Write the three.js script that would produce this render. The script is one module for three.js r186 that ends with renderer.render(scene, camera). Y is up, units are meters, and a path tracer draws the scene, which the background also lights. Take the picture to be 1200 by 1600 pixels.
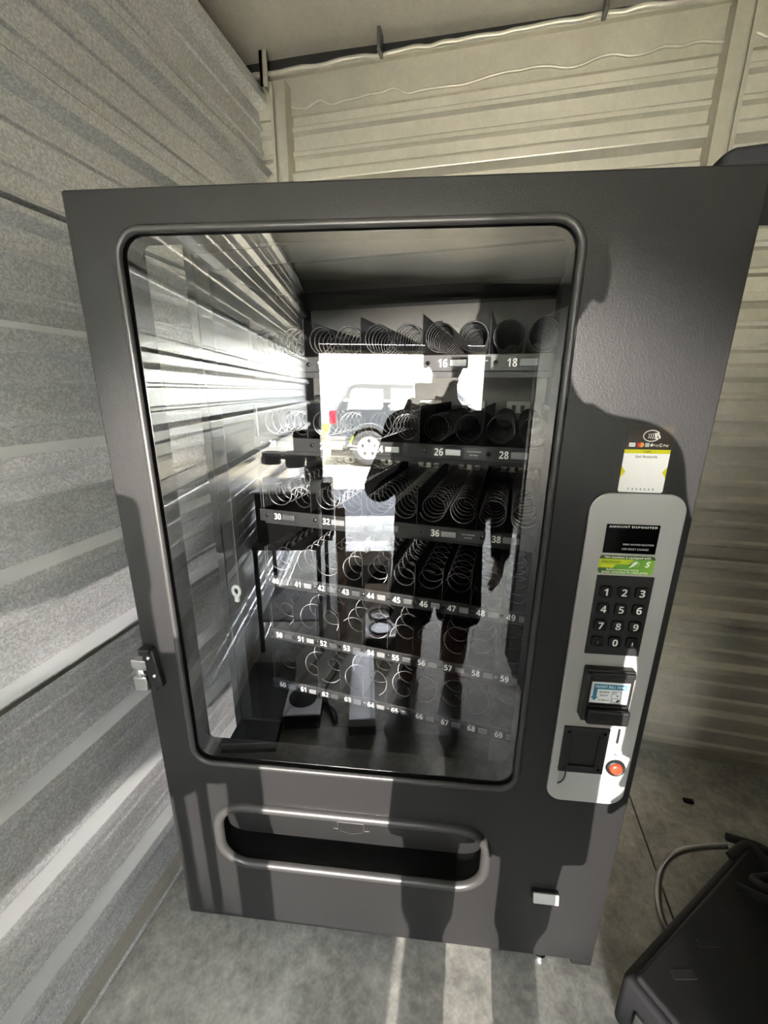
import * as THREE from 'three';
import { mergeGeometries, mergeVertices, toCreasedNormals } from 'three/addons/utils/BufferGeometryUtils.js';
import { RoundedBoxGeometry } from 'three/addons/geometries/RoundedBoxGeometry.js';
import { MarchingCubes } from 'three/addons/objects/MarchingCubes.js';

// ------------------------------------------------------------------ camera, sky, sun, exposure
const scene = new THREE.Scene();
const EYE = new THREE.Vector3(0.728, 1.506, 0.677);
const camera = new THREE.PerspectiveCamera(2 * Math.atan(800 / 645.2) * 180 / Math.PI, 0.75, 0.002, 200);
camera.position.copy(EYE);
camera.up.set(-0.072, 0.96, -0.271);
camera.lookAt(EYE.clone().add(new THREE.Vector3(-0.219, -0.281, -0.935)));
scene.add(camera);

const renderer = new THREE.WebGLRenderer();
renderer.toneMapping = THREE.LinearToneMapping;
renderer.toneMappingExposure = 17;
renderer.shadowMap.enabled = true;

const SUN_DIR = new THREE.Vector3(0.12, 1.0, -0.56).normalize();
scene.background = new THREE.Color().setRGB(2.1, 2.22, 2.45); // hazy bright sky

const sun = new THREE.DirectionalLight(0xfffaf5, 16);
sun.name = 'sun';
sun.position.copy(SUN_DIR).multiplyScalar(40).add(new THREE.Vector3(1, 0, 8));
sun.target.position.set(1, 0, 8);
sun.castShadow = true;
Object.assign(sun.shadow.camera, { left: -16, right: 16, top: 16, bottom: -16, near: 1, far: 90 });
scene.add(sun, sun.target);

// the sun glancing off the parked car's side glass, back into the storage unit
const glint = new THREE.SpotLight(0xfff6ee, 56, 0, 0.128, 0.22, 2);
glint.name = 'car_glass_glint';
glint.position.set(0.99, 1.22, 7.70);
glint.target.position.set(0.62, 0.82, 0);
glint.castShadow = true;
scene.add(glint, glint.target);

// ------------------------------------------------------------------ helpers
const V3 = (x, y, z) => new THREE.Vector3(x, y, z);
let seed = 12345;
const rnd = () => { seed = (seed * 1664525 + 1013904223) >>> 0; return seed / 4294967296; };
const rr = (a, b) => a + (b - a) * rnd();
const used = {};
function numbered(n) { const k = used[n] = (used[n] ?? -1) + 1; return k ? n + '_' + String(k).padStart(3, '0') : n; }
function tag(o, label, category, group, kind) {
  if (label) o.userData.label = label;
  if (category) o.userData.category = category;
  if (group) o.userData.group = group;
  if (kind) o.userData.kind = kind;
  return o;
}
function thing(name, label, category, pos = [0, 0, 0], turn = 0, group) {
  const g = new THREE.Group(); g.name = numbered(name); g.position.set(...pos); g.rotation.y = turn; scene.add(g);
  return tag(g, label, category, group);
}
// metre uv from the dominant axis of each face
function muv(g) {
  g = g.index ? g.toNonIndexed() : g;
  const p = g.attributes.position, uv = new Float32Array(p.count * 2), a = V3(), b = V3(), c = V3(), n = V3();
  for (let i = 0; i < p.count; i += 3) {
    a.fromBufferAttribute(p, i); b.fromBufferAttribute(p, i + 1); c.fromBufferAttribute(p, i + 2);
    n.subVectors(b, a).cross(c.clone().sub(a));
    const ax = Math.abs(n.x), ay = Math.abs(n.y), az = Math.abs(n.z);
    [a, b, c].forEach((v, k) => {
      const [s, t] = ax >= ay && ax >= az ? [v.z, v.y] : ay >= az ? [v.x, v.z] : [v.x, v.y];
      uv[(i + k) * 2] = s; uv[(i + k) * 2 + 1] = t;
    });
  }
  g.setAttribute('uv', new THREE.BufferAttribute(uv, 2));
  for (const k of Object.keys(g.attributes)) if (!['position', 'normal', 'uv'].includes(k)) g.deleteAttribute(k);
  if (!g.attributes.normal) g.computeVertexNormals();
  return g;
}
function join(gs) { return Array.isArray(gs) ? (gs.length === 1 ? muv(gs[0]) : mergeGeometries(gs.map(muv))) : gs; }
function put(name, gs, mat, parent = scene, pos, rot) {
  const m = new THREE.Mesh(join(gs), mat); m.name = numbered(name); m.castShadow = m.receiveShadow = true;
  if (pos) m.position.set(...pos);
  if (rot) m.rotation.set(...rot);
  parent.add(m); return m;
}
function struct(name, gs, mat, parent = scene) { const m = put(name, gs, mat, parent); if (parent === scene) m.userData.kind = 'structure'; return m; }
// box by its limits
const bb = (x0, x1, y0, y1, z0, z1) => new THREE.BoxGeometry(x1 - x0, y1 - y0, z1 - z0).translate((x0 + x1) / 2, (y0 + y1) / 2, (z0 + z1) / 2);
const rb = (x0, x1, y0, y1, z0, z1, r = 0.004, s = 2) => new RoundedBoxGeometry(x1 - x0, y1 - y0, z1 - z0, s, Math.min(r, (x1 - x0) / 2.01, (y1 - y0) / 2.01, (z1 - z0) / 2.01)).translate((x0 + x1) / 2, (y0 + y1) / 2, (z0 + z1) / 2);
const cyl = (r, h, x, y, z, axis = 'y', r2 = r, seg = 24) => { const g = new THREE.CylinderGeometry(r2, r, h, seg); if (axis === 'x') g.rotateZ(Math.PI / 2); if (axis === 'z') g.rotateX(Math.PI / 2); return g.translate(x, y, z); };
const tube = (pts, r, seg = 40, rad = 8, closed = false) => new THREE.TubeGeometry(new THREE.CatmullRomCurve3(pts.map((p) => V3(...p)), closed), seg, r, rad, closed);
const lathe = (pts, seg = 40) => new THREE.LatheGeometry(pts.map(([r, y]) => new THREE.Vector2(r, y)), seg);
function rrect(S, x0, x1, y0, y1, r) {
  S.moveTo(x0 + r, y0); S.lineTo(x1 - r, y0); S.absarc(x1 - r, y0 + r, r, -Math.PI / 2, 0); S.lineTo(x1, y1 - r); S.absarc(x1 - r, y1 - r, r, 0, Math.PI / 2);
  S.lineTo(x0 + r, y1); S.absarc(x0 + r, y1 - r, r, Math.PI / 2, Math.PI); S.lineTo(x0, y0 + r); S.absarc(x0 + r, y0 + r, r, Math.PI, Math.PI * 1.5); return S;
}
const rshape = (...a) => rrect(new THREE.Shape(), ...a), rpath = (...a) => rrect(new THREE.Path(), ...a);
const ext = (s, d, bev = 0, z0 = 0, cs = 12) => new THREE.ExtrudeGeometry(s, { depth: d - 2 * bev, bevelEnabled: bev > 0, bevelThickness: bev, bevelSize: bev, bevelOffset: -bev, bevelSegments: 2, curveSegments: cs }).translate(0, 0, z0 + bev);
const poly = (pts) => new THREE.Shape(pts.map(([x, y]) => new THREE.Vector2(x, y)));
// a half-round rim swept along a rounded rectangle, flat side on z = z0
function rim(x0, x1, y0, y1, r, w, h, z0 = 0) {
  const P = rpath(x0, x1, y0, y1, r).getSpacedPoints(260), n = P.length - 1, K = 9, pos = [], idx = [];
  for (let i = 0; i < n; i++) {
    const a = P[(i + n - 1) % n], b = P[(i + 1) % n], t = new THREE.Vector2().subVectors(b, a).normalize(), o = [t.y, -t.x];
    for (let k = 0; k < K; k++) { const f = Math.PI * k / (K - 1); pos.push(P[i].x + o[0] * Math.cos(f) * w, P[i].y + o[1] * Math.cos(f) * w, z0 + Math.sin(f) * h); }
  }
  for (let i = 0; i < n; i++) for (let k = 0; k < K - 1; k++) { const a = i * K + k, b = ((i + 1) % n) * K + k; idx.push(a, b, a + 1, a + 1, b, b + 1); }
  const g = new THREE.BufferGeometry(); g.setAttribute('position', new THREE.Float32BufferAttribute(pos, 3)); g.setIndex(idx); g.computeVertexNormals(); return g;
}
// horizontally ribbed sheet metal: along x from 0 to len, relief towards +z
const PITCH = 0.228;
function ribbed(len, y0, y1, deep = 0.022, phase = 0, off = 0, mw = 0.016, mh = 0.010) {
  const pr = [[y0, 0]];
  for (let k = Math.floor((y0 - phase) / PITCH) - 1; k * PITCH + phase < y1 + PITCH; k++) {
    const c = k * PITCH + phase;
    for (const [dy, d] of [[-0.031, 0], [-0.015, deep], [-0.012, deep + 0.001], [0.012, deep + 0.001], [0.015, deep], [0.031, 0]]) pr.push([c + dy, d]);
    for (const m of [c + 0.077, c + 0.151]) for (const [dy, d] of [[-mw, 0], [-mw * 0.4, mh], [mw * 0.4, mh], [mw, 0]]) pr.push([m + dy, d]);
  }
  const q = pr.filter(([y]) => y >= y0 && y <= y1).sort((a, b) => a[0] - b[0]); q.push([y1, q[q.length - 1][1]]);
  const pos = [], N = Math.max(1, Math.round(len / 1.2));
  for (let i = 0; i < q.length - 1; i++) for (let s = 0; s < N; s++) {
    const [ya, da] = q[i], [yb, db] = q[i + 1], xa = len * s / N, xb = len * (s + 1) / N;
    if (yb - ya < 1e-6) continue;
    pos.push(xa, ya, da + off, xb, ya, da + off, xb, yb, db + off, xa, ya, da + off, xb, yb, db + off, xa, yb, db + off);
  }
  const g = new THREE.BufferGeometry(); g.setAttribute('position', new THREE.Float32BufferAttribute(pos, 3)); g.computeVertexNormals(); return g;
}

// ------------------------------------------------------------------ textures
function noise2(w, h, cells, rand) { // tiling value noise
  const G = new Float32Array(cells * cells).map(() => rand()), out = new Float32Array(w * h), s = (t) => t * t * (3 - 2 * t);
  for (let y = 0; y < h; y++) for (let x = 0; x < w; x++) {
    const fx = x / w * cells, fy = y / h * cells, i = Math.floor(fx), j = Math.floor(fy), a = s(fx - i), b = s(fy - j), i1 = (i + 1) % cells, j1 = (j + 1) % cells;
    out[y * w + x] = (G[j * cells + i] * (1 - a) + G[j * cells + i1] * a) * (1 - b) + (G[j1 * cells + i] * (1 - a) + G[j1 * cells + i1] * a) * b;
  }
  return out;
}
function fbm(w, h, list) { const o = new Float32Array(w * h); for (const [c, a] of list) { const n = noise2(w, h, c, rnd); for (let i = 0; i < o.length; i++) o[i] += (n[i] - 0.5) * a; } return o; }
function dataTex(w, h, f, srgb, rep) {
  const d = new Uint8Array(w * h * 4);
  for (let i = 0; i < w * h; i++) { const c = f(i % w, Math.floor(i / w), i); for (let k = 0; k < 3; k++) d[i * 4 + k] = Math.max(0, Math.min(255, Math.round(255 * c[k]))); d[i * 4 + 3] = 255; }
  const t = new THREE.DataTexture(d, w, h); t.wrapS = t.wrapT = THREE.RepeatWrapping; t.magFilter = THREE.LinearFilter; t.minFilter = THREE.LinearMipmapLinearFilter; t.generateMipmaps = true;
  if (srgb) t.colorSpace = THREE.SRGBColorSpace; t.repeat.set(rep, rep); t.needsUpdate = true; return t;
}
const grey = (v) => [v, v, v];
// zinc spangle: crystals of differing brightness
const SPW = 1024, CELLS = 230, cellV = new Float32Array(CELLS * CELLS).map(rnd), cellX = new Float32Array(CELLS * CELLS).map(rnd), cellY = new Float32Array(CELLS * CELLS).map(rnd);
const spangle = new Float32Array(SPW * SPW);
for (let y = 0; y < SPW; y++) for (let x = 0; x < SPW; x++) {
  const fx = x / SPW * CELLS, fy = y / SPW * CELLS, i = Math.floor(fx), j = Math.floor(fy); let best = 9, v = 0;
  for (let a = -1; a <= 1; a++) for (let b = -1; b <= 1; b++) {
    const k = ((j + b + CELLS) % CELLS) * CELLS + (i + a + CELLS) % CELLS, d = (i + a + cellX[k] - fx) ** 2 + (j + b + cellY[k] - fy) ** 2;
    if (d < best) { best = d; v = cellV[k]; }
  }
  spangle[y * SPW + x] = v;
}
const dull = fbm(SPW, SPW, [[4, 0.25], [12, 0.2], [40, 0.15], [160, 0.15]]);
const texSpangle = dataTex(SPW, SPW, (x, y, i) => { const v = 0.88 + (spangle[i] - 0.5) * 0.16 + dull[i] * 0.10; return [v, v, v]; }, true, 1.15);
const texSpangleRough = dataTex(SPW, SPW, (x, y, i) => grey(0.34 + (spangle[i] - 0.5) * 0.04 + dull[i] * 0.06), false, 1.15);
const texSheet = dataTex(512, 512, (() => { const n = fbm(512, 512, [[5, 0.2], [17, 0.16], [64, 0.12], [200, 0.14]]); return (x, y, i) => { const v = 0.87 + n[i] * 0.22; return [v, v * 0.99, v * 0.955]; }; })(), true, 0.8);
const conc = fbm(1024, 1024, [[3, 0.22], [9, 0.26], [26, 0.26], [80, 0.24], [240, 0.2]]), concDots = fbm(1024, 1024, [[120, 0.6], [300, 0.5]]);
const texConcrete = dataTex(1024, 1024, (x, y, i) => { const v = 0.70 + conc[i] * 0.5 - Math.max(0, concDots[i] - 0.33) * 0.5; return [v * 1.0, v * 0.995, v * 0.955]; }, true, 0.7);
const texConcreteRough = dataTex(512, 512, (x, y) => grey(0.62 + conc[(y * 2) * 1024 + x * 2] * 0.5), false, 0.7);
const peel = fbm(512, 512, [[90, 0.6], [200, 0.6]]);
const texPeel = dataTex(512, 512, (x, y, i) => grey(0.5 + peel[i] * 0.8), false, 5);
const texGravel = dataTex(512, 512, (() => { const n = fbm(512, 512, [[6, 0.2], [40, 0.3], [130, 0.4], [256, 0.3]]); return (x, y, i) => { const v = 0.7 + n[i] * 0.5; return [v, v * 0.965, v * 0.86]; }; })(), true, 0.6);
const texAsphalt = dataTex(512, 512, (() => { const n = fbm(512, 512, [[5, 0.2], [60, 0.25], [200, 0.4]]); return (x, y, i) => grey(0.52 + n[i] * 0.4); })(), true, 0.8);
const texGrass = dataTex(256, 256, (() => { const n = fbm(256, 256, [[8, 0.4], [60, 0.6]]); return (x, y, i) => { const v = 0.55 + n[i] * 0.5; return [v * 0.92, v, v * 0.3]; }; })(), true, 0.5);
const texSkin = dataTex(64, 64, (() => { const n = fbm(64, 64, [[8, 0.3], [30, 0.3]]); return (x, y, i) => grey(0.9 + n[i] * 0.25); })(), true, 6);
const texDrape = dataTex(512, 512, (() => { const n = fbm(512, 512, [[9, 0.5], [30, 0.35]]), f = fbm(512, 512, [[90, 0.3]]); return (x, y, i) => grey(0.5 + n[(Math.floor(y / 9) % 512) * 512 + x] * 0.9 + f[i] * 0.06); })(), false, 0.55);

// drawn prints
function print(w, h, draw) {
  const c = document.createElement('canvas'); c.width = w; c.height = h; const x = c.getContext('2d'); draw(x, w, h);
  const t = new THREE.CanvasTexture(c); t.colorSpace = THREE.SRGBColorSpace; t.anisotropy = 8; return t;
}
const std = (color, roughness = 0.6, metalness = 0, extra = {}) => new THREE.MeshStandardMaterial({ color, roughness, metalness, ...extra });
const L = (r, g = r, b = r) => new THREE.Color().setRGB(r, g, b);
const M = {
  galv: std(L(0.95, 0.965, 0.985), 1, 0.52, { map: texSpangle, roughnessMap: texSpangleRough, side: THREE.DoubleSide }),
  sheet: std(L(0.90, 0.885, 0.84), 0.32, 0.35, { map: texSheet, side: THREE.DoubleSide }),
  trim: std(L(0.78, 0.77, 0.72), 0.45, 0.6, { map: texSheet }),
  ceil: std(L(0.95, 0.93, 0.88), 0.5, 0.1, { map: texSheet, bumpMap: texDrape, bumpScale: 0.012 }),
  holder: std(L(0.22), 0.4), brushed: std(L(0.72, 0.73, 0.76), 0.42, 0.35), concrete: std(L(0.88, 0.88, 0.87), 1, 0, { map: texConcrete, roughnessMap: texConcreteRough }),
  ledgeLight: std(L(0.62, 0.64, 0.66), 0.85, 0, { side: THREE.DoubleSide }),  // pale colour standing in for light on the rib tops
  void: std(L(0.02), 0.9),
  paint: new THREE.MeshPhysicalMaterial({ color: L(0.012, 0.0119, 0.0118), roughness: 0.42, metalness: 0, ior: 1.5, specularIntensity: 0.9, bumpMap: texPeel, bumpScale: 0.0002 }),
  rimPaint: new THREE.MeshPhysicalMaterial({ color: L(0.045, 0.0445, 0.043), roughness: 0.36, metalness: 0.15 }),
  black: std(L(0.008), 0.45), blackMatte: std(L(0.012), 0.8), blackGloss: std(L(0.006), 0.12),
  cabinet: std(L(0.007, 0.0072, 0.008), 0.6),
  inner: std(L(0.11, 0.108, 0.10), 0.5, 0.2, { map: texSheet }),
  trayMat: std(L(0.005), 0.65),
  litTrayMat: std(L(0.022, 0.0215, 0.02), 0.5),  // tray paint lightened to carry the light on the top row
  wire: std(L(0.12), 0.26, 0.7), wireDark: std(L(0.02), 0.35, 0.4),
  silver: std(L(0.50, 0.50, 0.49), 0.34, 0.35), chrome: std(L(0.75), 0.15, 1), steel: std(L(0.62, 0.62, 0.61), 0.25, 0.9), darkSteel: std(L(0.18), 0.35, 0.8),
  motor: std(L(0.72, 0.70, 0.60), 0.55), white: std(L(0.82, 0.83, 0.83), 0.4), red: std(L(0.62, 0.03, 0.015), 0.25, 0, { emissive: L(0.10, 0.006, 0.002) }),
  glass: new THREE.MeshPhysicalMaterial({ color: L(0.93, 0.94, 0.94), roughness: 0, transmission: 1, thickness: 0, ior: 2.1, side: THREE.DoubleSide }),
  carafe: new THREE.MeshPhysicalMaterial({ color: L(0.96), roughness: 0.02, transmission: 1, thickness: 0, ior: 1.5, side: THREE.DoubleSide }),
  cardboard: std(L(0.5, 0.37, 0.24), 0.85), rubber: std(L(0.018), 0.75),
  asphalt: std(L(0.30, 0.31, 0.33), 0.95, 0, { map: texAsphalt }), gravel: std(L(0.68, 0.66, 0.60), 0.95, 0, { map: texGravel }), grass: std(L(0.62, 0.66, 0.4), 0.9, 0, { map: texGrass, side: THREE.DoubleSide }),
  facade: std(L(0.93, 0.93, 0.92), 0.6, 0, { side: THREE.DoubleSide }), facadeTrim: std(L(0.72, 0.66, 0.5), 0.6),
  carPaint: new THREE.MeshPhysicalMaterial({ color: L(0.035, 0.04, 0.045), roughness: 0.35, clearcoat: 1, clearcoatRoughness: 0.05 }),
  carGlass: std(L(0.25, 0.30, 0.34), 0.05, 0.4), tail: std(L(0.65, 0.01, 0.02), 0.2), alloy: std(L(0.72, 0.72, 0.70), 0.3, 0.7), carGrey: std(L(0.10), 0.6),
  skin: std(L(0.26, 0.16, 0.11), 0.55, 0, { map: texSkin }), shirt: std(L(0.006), 0.95), shorts: std(L(0.007), 0.95), hair: std(L(0.02, 0.014, 0.01), 0.7), shoe: std(L(0.26, 0.26, 0.265), 0.6), sole: std(L(0.3), 0.7),
};

// ------------------------------------------------------------------ the storage unit
const XL = -0.15, ZB = -1.03, XR = 2.75, ZD = 4.0, YC = 2.62;
// floor: two slabs with a sawn joint
const floor = new THREE.Group(); floor.name = 'floor'; floor.userData.kind = 'structure'; scene.add(floor);
put('concrete_slab', [bb(-1.25, 1.384, -0.12, 0, ZB - 0.1, ZD + 0.1)], M.concrete, floor);
put('concrete_slab', [bb(1.390, XR + 0.1, -0.12, 0, ZB - 0.1, ZD + 0.1)], M.concrete, floor);
put('joint_filler', [bb(1.384, 1.390, -0.12, -0.006, ZB - 0.1, ZD + 0.1)], M.void, floor);

function ribWall(name, parts, turnY, pos, mat, phase = 0, deep = 0.022, mw = 0.016, mh = 0.010) { // parts: [len, y0, y1, offset]
  const g = new THREE.Group(); g.name = name; g.userData.kind = 'structure'; scene.add(g);
  for (const [len, y0, y1, off, x] of parts) { const r = ribbed(len, y0, y1, deep, phase, off, mw, mh).translate(x || 0, 0, 0); put('metal_panel', [r.rotateY(turnY).translate(...pos)], mat, g); }
  return g;
}
// left partition: ribs run in depth, relief towards the room
function ledges(len, y0, y1, phase, deep) { // light painted as paler strips on the upward faces of the ribs
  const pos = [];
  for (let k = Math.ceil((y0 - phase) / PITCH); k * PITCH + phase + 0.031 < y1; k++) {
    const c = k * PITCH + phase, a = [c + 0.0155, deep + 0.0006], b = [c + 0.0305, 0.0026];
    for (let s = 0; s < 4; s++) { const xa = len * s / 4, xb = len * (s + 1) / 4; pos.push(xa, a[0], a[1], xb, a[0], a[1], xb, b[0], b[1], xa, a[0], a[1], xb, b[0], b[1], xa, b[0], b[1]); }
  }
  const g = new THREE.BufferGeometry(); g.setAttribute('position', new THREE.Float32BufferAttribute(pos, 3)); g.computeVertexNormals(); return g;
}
const wl = ribWall('wall_left', [[5.03, 0.0, 0.912, 0], [5.03, 0.912, 1.824, 0.0012], [5.03, 1.824, 2.53, 0]], Math.PI / 2, [XL, 0, ZD], M.galv, 0, 0.032, 0.009, 0.006);
tag(put('ledge_light', [ledges(5.03, 0.2, 2.5, 0, 0.032).rotateY(Math.PI / 2).translate(XL, 0, ZD)], M.ledgeLight, wl), null, null, null, 'stuff');
put('backing_sheet', [bb(XL - 0.03, XL - 0.004, 0, 2.53, ZB, ZD)], M.trim, wl);
struct('trim_1', [bb(XL - 0.03, XL + 0.028, 2.515, 2.533, ZB + 0.1, ZD), bb(XL + 0.026, XL + 0.03, 2.50, 2.533, ZB + 0.1, ZD)], M.trim);
struct('baseboard_left', [bb(XL - 0.002, XL + 0.026, 0, 0.045, ZB, ZD)], M.trim);
// back wall
const wb = ribWall('wall_back', [[4.0, 0.0, 0.912, 0], [4.0, 0.912, 1.824, 0.0012], [4.0, 1.824, 2.47, 0]], 0, [-1.25, 0, ZB], M.sheet, -0.021, 0.024, 0.015, 0.011);
put('backing_sheet', [bb(-1.25, XR + 0.1, 0, YC + 0.2, ZB - 0.1, ZB - 0.004)], M.trim, wb);
put('header_angle', [bb(-1.25, XR, 2.45, 2.572, ZB - 0.004, ZB + 0.012), bb(-1.25, XR, 2.560, 2.574, ZB, ZB + 0.03)], M.trim, wb);
put('foam_closure', [tube(Array.from({ length: 90 }, (_, i) => [-1.2 + i * 0.044, 2.570 + rr(-0.004, 0.004), ZB + 0.028 + rr(-0.003, 0.003)]), 0.0085, 360, 7)], M.sheet, wb);
put('eave_shade_strip', [bb(-1.25, XR, 2.573, 2.625, ZB - 0.004, ZB + 0.006)], M.void, wb);  // black strip painted in as the shade under the ceiling edge
put('sealant_bead', [tube(Array.from({ length: 60 }, (_, i) => [-0.05 + i * 0.045, 2.475 + rr(-0.010, 0.010), ZB + 0.013]), 0.0045, 240, 6)], M.sheet, wb);
for (const x of [0.315, 0.985]) put('clip', [rb(x - 0.006, x + 0.006, 2.555, 2.625, ZB + 0.03, ZB + 0.075, 0.003)], M.darkSteel, wb);
struct('baseboard_back', [bb(-0.13, XR, 0, 0.03, ZB - 0.002, ZB + 0.026)], M.trim);
// studs in front of the back wall
const stud = (x0, x1, y1) => [bb(x0, x1, 0, y1, ZB + 0.045, ZB + 0.048), bb(x0, x0 + 0.003, 0, y1, ZB + 0.0, ZB + 0.06), bb(x1 - 0.003, x1, 0, y1, ZB, ZB + 0.06), bb(x0, x0 + 0.012, 0, y1, ZB + 0.058, ZB + 0.061), bb(x1 - 0.012, x1, 0, y1, ZB + 0.058, ZB + 0.061)];
struct('trim_2', stud(-0.080, -0.022, 2.53), M.trim);
struct('trim_3', stud(1.318, 1.378, 2.55), M.trim);
struct('trim_4', [bb(-0.112, -0.100, 2.52, 2.62, ZB + 0.02, ZB + 0.06), bb(-0.112, -0.085, 2.52, 2.62, ZB + 0.055, ZB + 0.06)], M.trim);
// ceiling: foil-faced blanket
{
  const g = new THREE.PlaneGeometry(4.1, 5.2, 60, 40).rotateX(Math.PI / 2).translate(0.8, YC, 1.5), p = g.attributes.position;
  for (let i = 0; i < p.count; i++) { const x = p.getX(i), z = p.getZ(i); p.setY(i, YC + 0.010 * Math.sin(x * 7 + z * 1.3) * Math.sin(z * 1.1 + 1) + 0.012 * Math.sin(x * 2.3 + 2) + (z < -0.9 ? -0.012 : 0)); }
  g.computeVertexNormals();
  const c = new THREE.Group(); c.name = 'ceiling'; c.userData.kind = 'structure'; scene.add(c);
  put('insulation_facing', muv(g), M.ceil, c).material.side = THREE.DoubleSide;
  put('roof_deck', [bb(-7, 9, 2.70, 2.80, ZB - 0.2, ZD + 0.12)], M.trim, c);
}
struct('wall_right', [bb(XR, XR + 0.1, 0, YC + 0.1, ZB, ZD), ribbed(5.03, 0, 2.6).rotateY(-Math.PI / 2).translate(XR, 0, ZB)], M.sheet);
struct('wall_neighbour', [bb(-1.3, -1.2, 0, YC + 0.1, ZB, ZD)], M.trim);
// front wall with the roll-up door opening
const OX0 = 0.0, OX1 = 1.84, OY = 1.90;
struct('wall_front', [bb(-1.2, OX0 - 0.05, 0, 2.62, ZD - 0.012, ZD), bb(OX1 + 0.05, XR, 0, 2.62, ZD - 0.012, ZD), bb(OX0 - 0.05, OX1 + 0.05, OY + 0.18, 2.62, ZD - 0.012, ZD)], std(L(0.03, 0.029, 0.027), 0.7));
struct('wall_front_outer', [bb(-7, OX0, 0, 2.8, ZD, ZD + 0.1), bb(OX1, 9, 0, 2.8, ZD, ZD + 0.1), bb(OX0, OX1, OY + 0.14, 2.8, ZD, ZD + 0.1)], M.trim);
const door = new THREE.Group(); door.name = 'door_1'; door.userData.kind = 'structure'; scene.add(door);
put('door_coil', [cyl(0.17, 1.9, 0.92, 2.27, ZD - 0.2, 'x', 0.17, 36)], std(L(0.05), 0.5), door);
put('door_guide', [bb(OX0 - 0.05, OX0, 0, 2.1, ZD - 0.03, ZD)], M.darkSteel, door);
put('door_guide', [bb(OX1, OX1 + 0.05, 0, 2.1, ZD - 0.03, ZD)], M.darkSteel, door);
for (let k = 0; k < 3; k++) put('door_slat', [rb(OX0, OX1, OY + 0.035 + k * 0.06, OY + 0.092 + k * 0.06, ZD - 0.026, ZD - 0.012, 0.004)], std(L(0.06, 0.058, 0.05), 0.5), door);
put('bottom_bar', [rb(OX0, OX1, OY - 0.004, OY + 0.034, ZD - 0.045, ZD + 0.02, 0.008)], std(L(0.7, 0.64, 0.46), 0.6), door);

// ------------------------------------------------------------------ the vending machine
const machine = thing('vending_machine', 'dark charcoal glass-front vending machine with empty spiral trays and grey control panel, door ajar', 'vending machine');
const DT = 0.137, CT = -0.0673, CZ = -0.302; // door and cabinet turns
const W = 1.123, Y0 = 0.05, Y1 = 1.83;
const D = (name, gs, mat) => put(name, gs, mat, machine, [0, 0, 0], [0, DT, 0]);
const K = (name, gs, mat) => put(name, gs, mat, machine, [0, 0, CZ], [0, CT, 0]);
const WX0 = 0.087, WX1 = 0.868, WY0 = 0.613, WY1 = 1.768, WR = 0.045;
const SX0 = 0.130, SX1 = 0.816, SY0 = 0.283, SY1 = 0.474, SR = 0.072;
{
  const s = rshape(0, W, Y0, Y1, 0.006); s.holes.push(rpath(WX0, WX1, WY0, WY1, WR), rpath(SX0, SX1, SY0, SY1, SR));
  D('door', [ext(s, 0.06, 0.003, -0.06)], M.paint);
}
D('window_rim', [rim(WX0 - 0.001, WX1 + 0.001, WY0 - 0.001, WY1 + 0.001, WR, 0.0072, 0.0065, -0.001)], M.rimPaint);
{ const s = rshape(WX0 - 0.02, WX1 + 0.02, WY0 - 0.02, WY1 + 0.02, WR), q = rshape(WX0 - 0.001, WX1 + 0.001, WY0 - 0.001, WY1 + 0.001, 0.01); s.holes.push(rpath(WX0 + 0.0015, WX1 - 0.0015, WY0 + 0.0015, WY1 - 0.0015, WR)); q.holes.push(rpath(WX0 + 0.001, WX1 - 0.001, WY0 + 0.001, WY1 - 0.001, 0.014)); D('window_gasket', [ext(s, 0.006, 0, -0.015)], M.blackMatte); D('window_liner', [ext(q, 0.061, 0, -0.0755)], M.blackMatte); }
D('window_glass', [new THREE.PlaneGeometry(WX1 - WX0 + 0.03, WY1 - WY0 + 0.03).translate((WX0 + WX1) / 2, (WY0 + WY1) / 2, -0.007)], M.glass).castShadow = false;
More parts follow.
